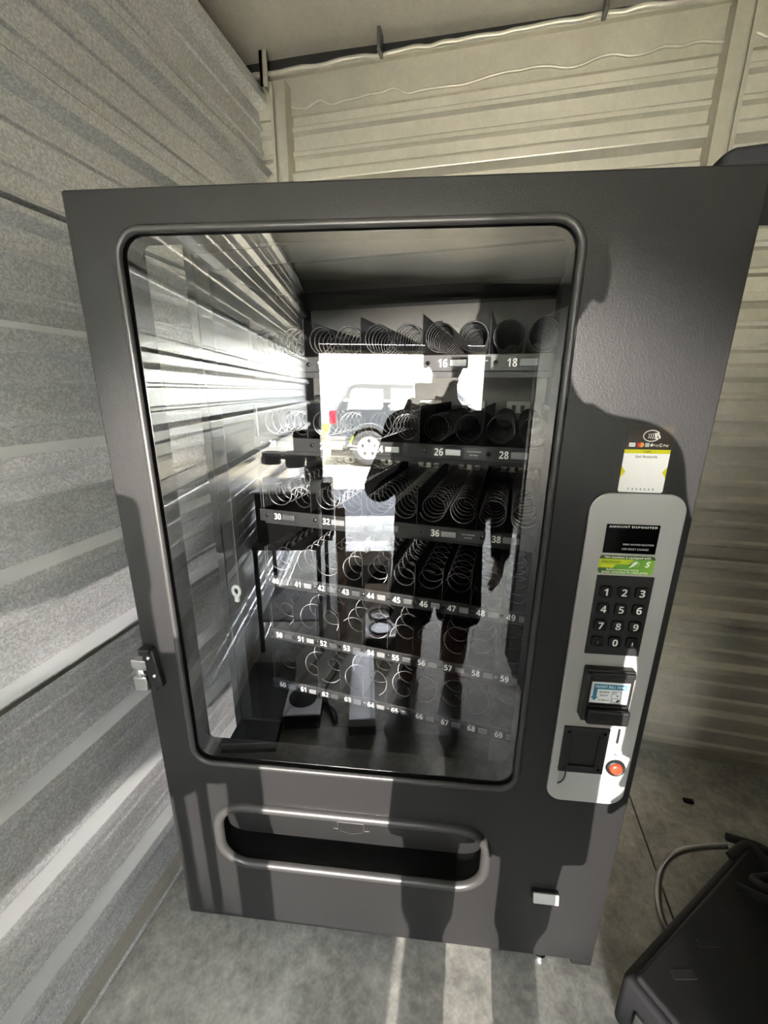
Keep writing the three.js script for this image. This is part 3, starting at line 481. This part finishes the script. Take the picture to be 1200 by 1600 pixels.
// ------------------------------------------------------------------ coffee equipment along the left wall (seen mirrored in the glass)
function makeTable() {
  const t = thing('side_table', 'low black metal table against the ribbed left wall under a coffee brewer', 'table', [0.06, 0, 1.53]);
  put('table_top', [rb(-0.18, 0.20, 0.655, 0.68, -0.24, 0.24, 0.004)], M.black, t);
  for (const [x, z] of [[-0.165, -0.22], [0.185, -0.22], [-0.165, 0.22], [0.185, 0.22]]) put('leg', [rb(x - 0.012, x + 0.012, 0, 0.656, z - 0.012, z + 0.012, 0.003)], M.black, t);
  put('lower_shelf', [rb(-0.17, 0.19, 0.2, 0.215, -0.225, 0.225, 0.003)], M.black, t);
}
makeTable();
function brewer(pos, label) {
  const b = thing('coffee_brewer', label, 'coffee machine', pos);
  put('body', [rb(-0.17, 0.17, 0, 0.285, -0.19, 0.19, 0.006)], M.black, b);
  put('top_plate', [rb(-0.178, 0.182, 0.285, 0.297, -0.2, 0.2, 0.004)], M.brushed, b);
  put('side_column', [rb(0.188, 0.245, 0.0, 0.34, -0.16, 0.02, 0.006), rb(0.183, 0.19, 0.05, 0.25, -0.12, 0, 0.002)], M.black, b);
  put('hood', [rb(0.01, 0.17, 0.42, 0.60, 0.06, 0.2, 0.02), rb(0.06, 0.17, 0.297, 0.44, 0.12, 0.19, 0.01)], M.black, b);
  put('power_cord', [tube([[-0.172, 0.25, 0], [-0.20, 0.2, 0.01], [-0.195, 0.1, 0], [-0.172, 0.06, 0]], 0.005, 30, 6)], M.rubber, b);
  return b;
}
brewer([0.075, 0.68, 1.53], 'black coffee brewer with a steel top on the black table by the left wall');
function carafe(pos, turn, label) {
  const c = thing('coffee_carafe', label, 'carafe', pos, turn);
  put('bowl', lathe([[0, 0.002], [0.058, 0.002], [0.074, 0.012], [0.085, 0.045], [0.084, 0.066], [0.07, 0.10], [0.05, 0.118], [0.046, 0.125]], 48), M.carafe, c).castShadow = false;
  put('collar', [lathe([[0.044, 0.118], [0.052, 0.118], [0.054, 0.175], [0.056, 0.185], [0.046, 0.186], [0.044, 0.118]], 36)], M.black, c);
  put('handle', [tube([[-0.05, 0.165, 0], [-0.085, 0.168, 0], [-0.10, 0.155, 0]], 0.010, 20, 8), rb(-0.165, -0.085, 0.142, 0.178, -0.012, 0.012, 0.008)], M.black, c);
  put('spout_clip', [rb(0.05, 0.062, 0.12, 0.165, -0.018, 0.018, 0.003)], M.steel, c);
  return c;
}
carafe([0.115, 0.977, 1.46], 0.1, 'glass coffee carafe with black collar standing front on the steel brewer top');
carafe([-0.035, 0.977, 1.56], 2.3, 'glass coffee carafe tucked behind, closest to the left wall on the brewer top');
tag(put('cardboard_sheet', [rb(0.335, 0.392, 0.0, 0.86, 1.42, 1.436, 0.002), rb(0.335, 0.350, 0.0, 0.86, 1.42, 1.62, 0.002)], M.cardboard), 'brown folded cardboard sheet standing on edge beside the black table', 'cardboard');
{
  const b = thing('white_appliance', 'low white metal appliance with an open front, on the floor behind the twin hot plate', 'appliance', [0.495, 0, 2.1]);
  put('hood', [rb(-0.205, 0.205, 0.25, 0.365, -0.10, 0.12, 0.006)], M.white, b);
  put('side_wall', [rb(-0.205, -0.193, 0, 0.252, -0.10, 0.12, 0.003)], M.white, b); put('side_wall', [rb(0.193, 0.205, 0, 0.252, -0.10, 0.12, 0.003)], M.white, b);
  put('rear_panel', [rb(-0.193, 0.193, 0, 0.25, 0.09, 0.12, 0.003)], M.black, b);
  put('drum', [cyl(0.085, 0.17, -0.06, 0.095, 0.0, 'y', 0.07, 30), rb(-0.16, 0.04, 0.20, 0.225, -0.1, 0.06, 0.004)], M.black, b);
}
{
  const b = thing('twin_warmer', 'white two-ring hot plate lying on the floor in front of the low white appliance', 'hot plate', [0.602, 0, 1.475]);
  put('housing', [rb(-0.094, 0.094, 0.0, 0.09, -0.18, 0.18, 0.006)], M.black, b);
  const p = put('warmer_plate', [rb(-0.1, 0.1, 0.09, 0.1, -0.187, 0.187, 0.003)], M.white, b);
  put('splash_plate', [rb(-0.1, 0.1, 0, 0.006, 0, 0.16, 0.002).rotateX(-0.9).translate(0, 0.1, 0.17)], M.brushed, b);
  for (const z of [-0.095, 0.065]) { put('warmer', [cyl(0.066, 0.006, 0, 0.102, z, 'y', 0.066, 40)], M.brushed, p); put('warmer_ring', [new THREE.TorusGeometry(0.070, 0.0075, 10, 44).rotateX(Math.PI / 2).translate(0, 0.105, z)], M.black, p); }
}
{
  const b = thing('single_warmer', 'small square steel hot plate with one round black burner lying on the floor', 'hot plate', [0.215, 0, 0.80]);
  put('housing', [rb(-0.082, 0.082, 0.004, 0.08, -0.1, 0.1, 0.005)], M.black, b);
  put('top_plate', [rb(-0.085, 0.085, 0.08, 0.09, -0.104, 0.104, 0.003)], M.brushed, b);
  put('burner', [lathe([[0.066, 0], [0.066, 0.004], [0.060, 0.006], [0, 0.006]], 40).translate(-0.008, 0.09, 0.005)], M.blackMatte, b);
  put('switch', [rb(0.066, 0.076, 0.09, 0.096, 0.01, 0.04, 0.002)], M.black, b);
  for (const [x, z] of [[-0.07, -0.085], [0.07, -0.085], [-0.07, 0.085], [0.07, 0.085]]) put('foot', [cyl(0.01, 0.005, x, 0.0025, z)], M.rubber, b);
}
{
  const b = thing('steel_housing', 'long brushed steel appliance housing lying on the floor beside the hot plate', 'appliance part', [0.492, 0, 0.915]);
  put('shell', [rb(-0.06, 0.06, 0.005, 0.088, -0.255, 0.255, 0.004)], M.brushed, b);
  put('side_rail', [rb(0.036, 0.052, 0.088, 0.094, -0.25, 0.24, 0.002)], M.silver, b);
  put('underside', [rb(-0.062, 0.062, 0.0, 0.05, -0.257, 0.257, 0.003)], M.black, b);
  for (const z of [-0.15, 0.02]) put('rivet', [cyl(0.003, 0.002, 0.044, 0.095, z)], M.blackGloss, b);
}
{
  const t = thing('black_tray', 'flat black metal tray with a bright front edge on the floor by the left wall', 'tray', [0.0, 0, 0.86]);
  put('pan', [rb(-0.115, 0.12, 0, 0.05, -0.28, 0.28, 0.003)], M.black, t);
  put('front_edge', [rb(-0.118, 0.124, 0.03, 0.056, -0.288, -0.28, 0.002)], M.steel, t);
}
tag(put('power_cable', [tube([[0.30, 0.012, 0.86], [0.36, 0.010, 0.80], [0.37, 0.010, 0.72], [0.32, 0.010, 0.66], [0.30, 0.010, 0.95], [0.345, 0.010, 1.10], [0.33, 0.010, 1.22], [0.36, 0.010, 1.30], [0.28, 0.010, 1.40]].filter((p, i) => i !== 3), 0.006, 90, 7)], M.rubber), 'black power cable looping on the floor between hot plate and steel housing', 'cable');

// ------------------------------------------------------------------ the photographer
function blob(bones, cell, box, k = 0.03, clip = null) { // bones: [ax,ay,az,ra, bx,by,bz,rb]
  const c = V3((box[0] + box[3]) / 2, (box[1] + box[4]) / 2, (box[2] + box[5]) / 2), half = Math.max(box[3] - box[0], box[4] - box[1], box[5] - box[2]) / 2, N = Math.ceil(2 * half / cell);
  const mc = new MarchingCubes(N, M.skin, false, false, 400000), F = new Float32Array(N * N * N).fill(9), hs = N / 2, at = (i, q) => (i - hs) / hs * half + q;
  for (const [ax, ay, az, ra, bx, by, bz, rb_] of bones) {
    const m = Math.max(ra, rb_) + 3 * k + cell * 2, lo = [Math.min(ax, bx) - m, Math.min(ay, by) - m, Math.min(az, bz) - m], hi = [Math.max(ax, bx) + m, Math.max(ay, by) + m, Math.max(az, bz) + m];
    const I = (v, q) => Math.round((v - q) / half * hs + hs), cl = (v) => Math.max(0, Math.min(N - 1, v)), dx = bx - ax, dy = by - ay, dz = bz - az, l2 = dx * dx + dy * dy + dz * dz || 1e-9;
    for (let z = cl(I(lo[2], c.z)); z <= cl(I(hi[2], c.z)); z++) for (let y = cl(I(lo[1], c.y)); y <= cl(I(hi[1], c.y)); y++) for (let x = cl(I(lo[0], c.x)); x <= cl(I(hi[0], c.x)); x++) {
      const px = at(x, c.x) - ax, py = at(y, c.y) - ay, pz = at(z, c.z) - az, t = Math.max(0, Math.min(1, (px * dx + py * dy + pz * dz) / l2)), d = Math.hypot(px - t * dx, py - t * dy, pz - t * dz) - (ra + (rb_ - ra) * t);
      const i = x + y * N + z * N * N, f = F[i], h = Math.max(0, k - Math.abs(f - d)); F[i] = Math.min(f, d) - h * h / (4 * k);
    }
  }
  for (let z = 0, i = 0; z < N; z++) for (let y = 0; y < N; y++) for (let x = 0; x < N; x++, i++) { let d = F[i]; if (clip) d = Math.max(d, clip(at(x, c.x), at(y, c.y), at(z, c.z))); if (x < 2 || y < 2 || z < 2 || x > N - 3 || y > N - 3 || z > N - 3) d = 1; mc.field[i] = -d; }
  mc.isolation = 0; mc.update();
  let g = new THREE.BufferGeometry(); g.setAttribute('position', new THREE.BufferAttribute(mc.positionArray.slice(0, mc.count * 3), 3));
  g.scale(half, half, half); g.translate(c.x, c.y, c.z); g = mergeVertices(g, cell * 0.05); g.computeVertexNormals(); return g;
}
{
  const who = thing('person', 'person in dark t-shirt, shorts and boots raising a phone, mirrored in the machine glass', 'person', [0, 0, 0]);
  const P = { hipL: [0.755, 0.93, 0.86], hipR: [0.905, 0.93, 0.86], kneeL: [0.712, 0.50, 0.83], kneeR: [0.930, 0.50, 0.83], ankL: [0.712, 0.10, 0.82], ankR: [0.922, 0.10, 0.80], shL: [0.672, 1.350, 0.87], shR: [0.985, 1.345, 0.87], elL: [0.572, 1.120, 0.84], elR: [1.118, 1.060, 0.87], wrL: [0.650, 1.375, 0.755], wrR: [1.100, 0.820, 0.80] };
  const bone = (a, ra, b, rb_) => [...(Array.isArray(a) ? a : P[a]), ra, ...(Array.isArray(b) ? b : P[b]), rb_];
  const toe = { L: [0.628, 0.035, 0.635], R: [0.868, 0.035, 0.585] };
  const body = [
    bone([0.83, 0.95, 0.86], 0.115, [0.83, 1.15, 0.87], 0.11), bone([0.79, 1.15, 0.87], 0.10, [0.77, 1.31, 0.87], 0.10), bone([0.87, 1.15, 0.87], 0.10, [0.89, 1.31, 0.87], 0.10),
    bone([0.83, 1.36, 0.87], 0.08, [0.828, 1.50, 0.86], 0.055), bone('shL', 0.062, [0.83, 1.40, 0.87], 0.07), bone('shR', 0.062, [0.83, 1.40, 0.87], 0.07),
    bone('shL', 0.056, 'elL', 0.043), bone('shR', 0.056, 'elR', 0.043), bone('elL', 0.042, 'wrL', 0.029), bone('elR', 0.042, 'wrR', 0.029),
    bone('hipL', 0.09, 'kneeL', 0.058), bone('hipR', 0.09, 'kneeR', 0.058), bone([0.712, 0.42, 0.845], 0.055, [0.712, 0.30, 0.855], 0.057), bone([0.928, 0.42, 0.84], 0.055, [0.927, 0.30, 0.845], 0.057),
    bone('kneeL', 0.054, 'ankL', 0.036), bone('kneeR', 0.054, 'ankR', 0.036), bone('ankL', 0.036, toe.L, 0.022), bone('ankR', 0.036, toe.R, 0.022),
  ];
  const bodyGeo = blob(body, 0.012, [0.4, 0, 0.4, 1.25, 1.6, 1.1], 0.04);
  // head: tilted a little down towards the phone
  const hx = 0.830, hz = 0.845, hy = 1.63, headBones = [
    [hx, hy + 0.025, hz + 0.015, 0.082, hx, hy + 0.03, hz - 0.012, 0.080], [hx, hy - 0.03, hz - 0.02, 0.066, hx - 0.003, hy - 0.075, hz - 0.038, 0.045], [hx - 0.018, hy - 0.085, hz - 0.05, 0.026, hx + 0.012, hy - 0.085, hz - 0.05, 0.026],
    [hx - 0.003, hy + 0.005, hz - 0.090, 0.010, hx - 0.004, hy - 0.028, hz - 0.104, 0.014], [hx - 0.04, hy + 0.012, hz - 0.074, 0.012, hx + 0.034, hy + 0.012, hz - 0.074, 0.012], [hx - 0.02, hy - 0.060, hz - 0.088, 0.008, hx + 0.014, hy - 0.060, hz - 0.088, 0.008],
    [hx - 0.078, hy + 0.01, hz + 0.01, 0.011, hx - 0.080, hy - 0.028, hz + 0.004, 0.009], [hx + 0.078, hy + 0.01, hz + 0.01, 0.011, hx + 0.080, hy - 0.028, hz + 0.004, 0.009], [hx, hy - 0.06, hz + 0.02, 0.05, hx + 0.002, hy - 0.13, hz + 0.02, 0.052],
  ];
  const head = blob(headBones, 0.004, [hx - 0.14, hy - 0.15, hz - 0.14, hx + 0.14, hy + 0.14, hz + 0.14], 0.014);
  // hands close on the sides of the phone
  const hand = (s, w, palm) => { // s = -1 left side of the phone, +1 right side
    const q = [], p = palm, up = [s * -0.10, 0.94, -0.32];
    for (let k = 0; k < 4; k++) {
      const base = [p[0] + up[0] * (k - 1.5) * 0.021, p[1] + up[1] * (k - 1.5) * 0.021, p[2] + up[2] * (k - 1.5) * 0.021], ln = [0.030, 0.036, 0.034, 0.026][k];
      q.push([w[0] + (base[0] - w[0]) * 0.35, w[1] + (base[1] - w[1]) * 0.35, w[2] + (base[2] - w[2]) * 0.35, 0.016, ...base, 0.0125]);
      const m1 = [base[0] - s * 0.004, base[1] + 0.006, base[2] - ln * 0.55], m2 = [base[0] - s * 0.018, base[1] + 0.004, base[2] - ln * 0.62];
      q.push([...base, 0.009, ...m1, 0.0082], [...m1, 0.0082, ...m2, 0.0068]);
    }
    const th = [p[0] - s * 0.002, p[1] - 0.018, p[2] + 0.018]; q.push([w[0] + (p[0] - w[0]) * 0.4, w[1] + (p[1] - w[1]) * 0.4, w[2] + 0.006, 0.014, ...th, 0.011], [...th, 0.010, th[0] - s * 0.020, th[1] + 0.030, th[2] - 0.006, 0.0085]);
    return blob(q, 0.003, [Math.min(p[0], w[0]) - 0.06, Math.min(p[1], w[1]) - 0.05, Math.min(p[2], w[2]) - 0.06, Math.max(p[0], w[0]) + 0.05, Math.max(p[1], w[1]) + 0.08, Math.max(p[2], w[2]) + 0.05], 0.008);
  };
  const hl = hand(-1, P.wrL, [0.680, 1.440, 0.744]);
  const w = P.wrR, q = []; // relaxed right hand, fingers down and slightly curled
  for (let k = 0; k < 4; k++) {
    const u = (k - 1.5) * 0.021, ln = [0.042, 0.048, 0.045, 0.034][k], b0 = [w[0] - 0.006, w[1] - 0.088 + Math.abs(k - 1.2) * 0.004, w[2] - u], m1 = [b0[0] - 0.006, b0[1] - ln, b0[2] - 0.004], m2 = [m1[0] - 0.020, m1[1] - ln * 0.62, m1[2] - 0.004];
    q.push([w[0], w[1] - 0.015, w[2] - u * 0.5, 0.017, ...b0, 0.0135], [...b0, 0.0095, ...m1, 0.0085], [...m1, 0.0085, ...m2, 0.007]);
  }
  q.push([w[0] - 0.004, w[1] - 0.02, w[2] - 0.014, 0.015, w[0] - 0.012, w[1] - 0.055, w[2] - 0.046, 0.0115], [w[0] - 0.012, w[1] - 0.055, w[2] - 0.046, 0.0105, w[0] - 0.022, w[1] - 0.09, w[2] - 0.052, 0.0085]);
  const hr = blob(q, 0.003, [w[0] - 0.09, w[1] - 0.19, w[2] - 0.09, w[0] + 0.05, w[1] + 0.03, w[2] + 0.07], 0.008);
  put('body', [bodyGeo, head, hl, hr], M.skin, who);
  put('shirt', blob([
    bone([0.83, 0.90, 0.86], 0.155, [0.83, 1.15, 0.87], 0.145), bone([0.745, 0.92, 0.86], 0.11, [0.77, 1.28, 0.87], 0.118), bone([0.925, 0.90, 0.86], 0.115, [0.90, 1.28, 0.87], 0.122), bone([0.83, 1.32, 0.87], 0.115, [0.83, 1.415, 0.87], 0.09),
    bone('shL', 0.074, [0.83, 1.395, 0.87], 0.080), bone('shR', 0.074, [0.83, 1.395, 0.87], 0.080), bone('shL', 0.078, 'elL', 0.058), bone('shR', 0.078, 'elR', 0.058), bone('elL', 0.056, 'wrL', 0.040), bone('elR', 0.056, 'wrR', 0.040),
  ], 0.012, [0.4, 0.7, 0.5, 1.25, 1.6, 1.2], 0.035, (x, y) => Math.max(0.80 - y, y - 1.455)), M.shirt, who);
  put('shorts', blob([
    bone([0.83, 0.90, 0.86], 0.140, [0.83, 0.98, 0.86], 0.135), bone('hipL', 0.112, [0.714, 0.52, 0.83], 0.098), bone([0.912, 0.9, 0.86], 0.118, [0.940, 0.52, 0.83], 0.102),
  ], 0.012, [0.5, 0.4, 0.5, 1.15, 1.1, 1.15], 0.03, (x, y) => Math.max(0.50 - y, y - 1.0)), M.shorts, who);
  put('hair', blob([[hx, hy + 0.045, hz + 0.025, 0.082, hx, hy + 0.05, hz - 0.006, 0.080], [hx, hy - 0.01, hz + 0.055, 0.060, hx, hy + 0.02, hz + 0.05, 0.07]], 0.004, [hx - 0.14, hy - 0.15, hz - 0.14, hx + 0.14, hy + 0.16, hz + 0.16], 0.02, (x, y, z) => (hy + 0.055 - (z - hz) * 0.9) - y), M.hair, who);
  for (const s of [-1, 1]) put('eye', [new THREE.SphereGeometry(0.011, 16, 12).translate(hx - 0.003 + s * 0.031, hy + 0.0, hz - 0.074)], M.white, who);
  for (const [a, t, s] of [[P.ankL, toe.L, -1], [P.ankR, toe.R, 1]]) {
    const d = V3(t[0] - a[0], 0, t[2] - a[2]).normalize();
    const sh = put('boot', blob([[a[0], 0.15, a[2], 0.052, a[0], 0.09, a[2], 0.050], [a[0] + d.x * -0.03, 0.055, a[2] + d.z * -0.03, 0.046, a[0] + d.x * 0.06, 0.062, a[2] + d.z * 0.06, 0.047], [a[0] + d.x * 0.06, 0.062, a[2] + d.z * 0.06, 0.047, t[0], 0.048, t[2], 0.040]], 0.006, [a[0] - 0.16, -0.02, a[2] - 0.28, a[0] + 0.16, 0.22, a[2] + 0.1], 0.02, (x, y) => Math.max(0.018 - y, y - 0.165)), M.shoe, who);
    const so = new THREE.Shape(), yaw = Math.atan2(d.x, d.z); so.absellipse(0, 0, 0.048, 0.148, 0, Math.PI * 2);
    put('sole', [ext(so, 0.022, 0.003, 0).rotateX(Math.PI / 2).translate(0, 0.022, 0).rotateY(yaw).translate(a[0] + d.x * 0.08, 0, a[2] + d.z * 0.08)], M.sole, sh);
    for (let k = 0; k < 4; k++) put('lace', [tube([[-0.03, 0, 0], [0, 0.006, 0], [0.03, 0, 0]], 0.0035, 12, 6).rotateY(yaw).translate(a[0] + d.x * (0.05 + k * 0.026), 0.113 - k * 0.007, a[2] + d.z * (0.05 + k * 0.026))], M.sole, sh);
  }
  // the phone: lens at the camera position
  const ph = thing('phone', 'dark phone held upright in the raised left hand at eye height', 'phone', [0, 0, 0]);
  ph.position.copy(EYE); ph.quaternion.copy(camera.quaternion);
  put('phone_body', [rb(-0.038, 0.038, -0.125, 0.028, 0.006, 0.014, 0.0035, 3)], M.black, ph);
  put('lens_housing', [rb(-0.034, 0.006, -0.016, 0.024, 0.0035, 0.0065, 0.002)], M.blackGloss, ph);
}

// ------------------------------------------------------------------ outside
struct('driveway', [bb(-14, 16, -0.16, -0.03, ZD + 0.1, 5.75)], M.asphalt);
struct('gravel_lane', [bb(-14, 16, -0.17, -0.04, 5.75, 11.8)], M.gravel);
struct('verge', [bb(-14, 16, -0.17, -0.04, 11.8, 20)], M.grass);
{
  const g = new THREE.BufferGeometry().setFromPoints([V3(-0.012, 0, 0), V3(0.012, 0, 0), V3(0.004, 0.16, 0.03)]); g.setAttribute('uv', new THREE.Float32BufferAttribute([0, 0, 1, 0, 0.5, 1], 2)); g.computeVertexNormals();
  const im = new THREE.InstancedMesh(g, M.grass, 9000), m = new THREE.Matrix4(), q = new THREE.Quaternion(), up = V3(0, 1, 0);
  for (let i = 0; i < 9000; i++) { const s = rr(0.6, 1.6); m.compose(V3(rr(-4, 7), -0.045, 11.9 + 8 * rnd() ** 1.5), q.setFromAxisAngle(up, rr(0, 6.28)), V3(s, s, s)); im.setMatrixAt(i, m); }
  im.name = 'grass'; scene.add(tag(im, 'bright sunlit grass along the chain-link fence', 'grass', null, 'stuff'));
}
{ // chain-link fence
  const f = thing('chain_link_fence', 'grey chain-link fence crossing the grass in front of the white building', 'fence', [0, 0, 13.2]), w = [];
  for (let x = -4.5; x < 9; x += 0.1) for (const s of [-1, 1]) w.push(new THREE.BoxGeometry(0.005, 1.84, 0.005).rotateZ(s * Math.PI / 4).translate(x, 0.65, s * 0.003));
  tag(put('wire_mesh', w, M.darkSteel, f), null, null, null, 'stuff');
  for (let x = -4.5; x <= 9; x += 2.7) put('post', [cyl(0.03, 1.5, x, 0.68, 0.04)], M.steel, f);
  put('top_rail', [cyl(0.02, 13.5, 2.25, 1.32, 0.02, 'x')], M.steel, f);
}
{ // white building across the lane
  const b = thing('storage_building', 'long white metal storage building across the lane behind the parked car', 'building', [0, -0.05, 20]);
  put('wall', [ribbed(24, 0, 4.2, 0.02, 0, 0).rotateY(Math.PI).translate(13, 0, 0), bb(-11, 13, 0, 4.2, 0.03, 0.4)], M.facade, b);
  put('eave_trim', [bb(-11.1, 13.1, 4.15, 4.4, -0.15, 0.4)], M.facadeTrim, b);
  put('wall_band', [bb(-11, 13, 2.12, 2.17, -0.06, -0.02)], M.facadeTrim, b);
  put('wall_lamp', [rb(-0.48, -0.24, 2.50, 2.68, -0.2, -0.02, 0.03), rb(-0.44, -0.28, 2.42, 2.52, -0.16, -0.04, 0.02)], M.darkSteel, b);
}
{ // the parked car: side on, tail to the left
  const c = thing('parked_car', 'dark sport utility car with silver wheels parked side-on across the lane', 'car', [-0.30, -0.04, 7.8]);
  const prof = poly([[0.02, 0.42], [0.0, 0.62], [0.06, 0.80], [0.09, 1.02], [0.18, 1.16], [0.44, 1.66], [0.62, 1.735], [2.2, 1.72], [2.6, 1.66], [3.15, 1.14], [4.25, 1.02], [4.42, 0.80], [4.44, 0.46], [4.3, 0.36], [3.94, 0.36]]);
  const arch = (s, cx, r) => { for (let k = 0; k <= 14; k++) { const a = k / 14 * Math.PI; s.lineTo(cx + r * Math.cos(a), 0.38 + r * Math.sin(a)); } };
  arch(prof, 3.52, 0.43); prof.lineTo(3.05, 0.33); prof.lineTo(1.34, 0.33); arch(prof, 0.87, 0.43); prof.lineTo(0.40, 0.38);
  put('body', [ext(prof, 1.82, 0.05, 0, 8)], M.carPaint, c);
  for (const cx of [0.87, 3.52]) {
    const fl = new THREE.Shape(); fl.absarc(cx, 0.42, 0.50, 0.02, Math.PI - 0.02); fl.absarc(cx, 0.42, 0.415, Math.PI - 0.02, 0.02, true); put('wheel_arch', [ext(fl, 0.05, 0.015, -0.03)], M.carPaint, c);
    for (const z of [0.12, 1.70]) {
      const w = put('wheel', [lathe([[0.24, -0.1], [0.34, -0.115], [0.372, -0.08], [0.372, 0.08], [0.34, 0.115], [0.24, 0.1]], 44).rotateX(Math.PI / 2).translate(cx, 0.40, z)], M.rubber, c);
      put('rim', [lathe([[0.0, 0.07], [0.06, 0.075], [0.08, 0.05], [0.2, 0.045], [0.235, 0.085], [0.25, 0.09], [0.25, 0.02], [0, 0.02]], 40).rotateX(-Math.PI / 2).translate(cx, 0.40, z)], M.alloy, w);
      for (let k = 0; k < 5; k++) { const a = k * 1.2566 + 0.3; put('rim_hole', [cyl(0.034, 0.02, cx + 0.14 * Math.cos(a), 0.40 + 0.14 * Math.sin(a), z - 0.052, 'z')], M.blackMatte, w); }
    }
  }
  const win = (pts, name = 'window') => { put(name, [ext(poly(pts), 0.012, 0.003, -0.006)], M.carGlass, c); };
  win([[0.42, 1.18], [1.12, 1.18], [1.16, 1.24], [1.16, 1.58], [0.60, 1.60], [0.52, 1.56]]); win([[1.30, 1.17], [2.06, 1.16], [2.06, 1.59], [1.32, 1.60]]); win([[2.18, 1.15], [2.98, 1.13], [2.56, 1.57], [2.18, 1.59]]);
  put('rear_window', [bb(-0.30, 0.30, 0, 0.012, 0.25, 1.57).rotateZ(1.09).translate(0.285, 1.42, 0)], M.carGlass, c);
  for (const x of [1.23, 2.12]) put('door_gap', [bb(x - 0.006, x + 0.006, 0.40, 1.62, -0.003, 0.02)], M.blackMatte, c);
  put('side_trim', [rb(1.34, 3.04, 0.56, 0.64, -0.025, 0.01, 0.01), rb(0.06, 0.40, 0.56, 0.64, -0.02, 0.01, 0.01)], M.carGrey, c);
  for (const z of [0.03, 1.79]) put('tail_light', [rb(0.055, 0.20, 0.90, 1.17, z - 0.045, z + 0.045, 0.02)], M.tail, c);
  put('rear_bumper', [rb(-0.07, 0.44, 0.40, 0.66, -0.01, 1.83, 0.05)], M.carGrey, c);
  put('muffler', [cyl(0.10, 0.6, 0.35, 0.28, 0.4, 'x', 0.10, 24)], M.carGrey, c);
  for (const z of [0.2, 1.6]) put('roof_rail', [rb(0.62, 2.3, 1.765, 1.79, z - 0.015, z + 0.015, 0.01), rb(0.64, 0.70, 1.72, 1.77, z - 0.015, z + 0.015, 0.005), rb(2.2, 2.26, 1.70, 1.77, z - 0.015, z + 0.015, 0.005)], M.darkSteel, c);
  put('wing_mirror', [rb(2.86, 3.02, 1.14, 1.27, -0.2, -0.01, 0.03)], M.carPaint, c);
  for (const x of [1.95, 2.85]) put('door_handle', [rb(x - 0.16, x - 0.02, 1.03, 1.06, -0.03, 0.005, 0.008)], M.carPaint, c);
}
renderer.render(scene, camera);
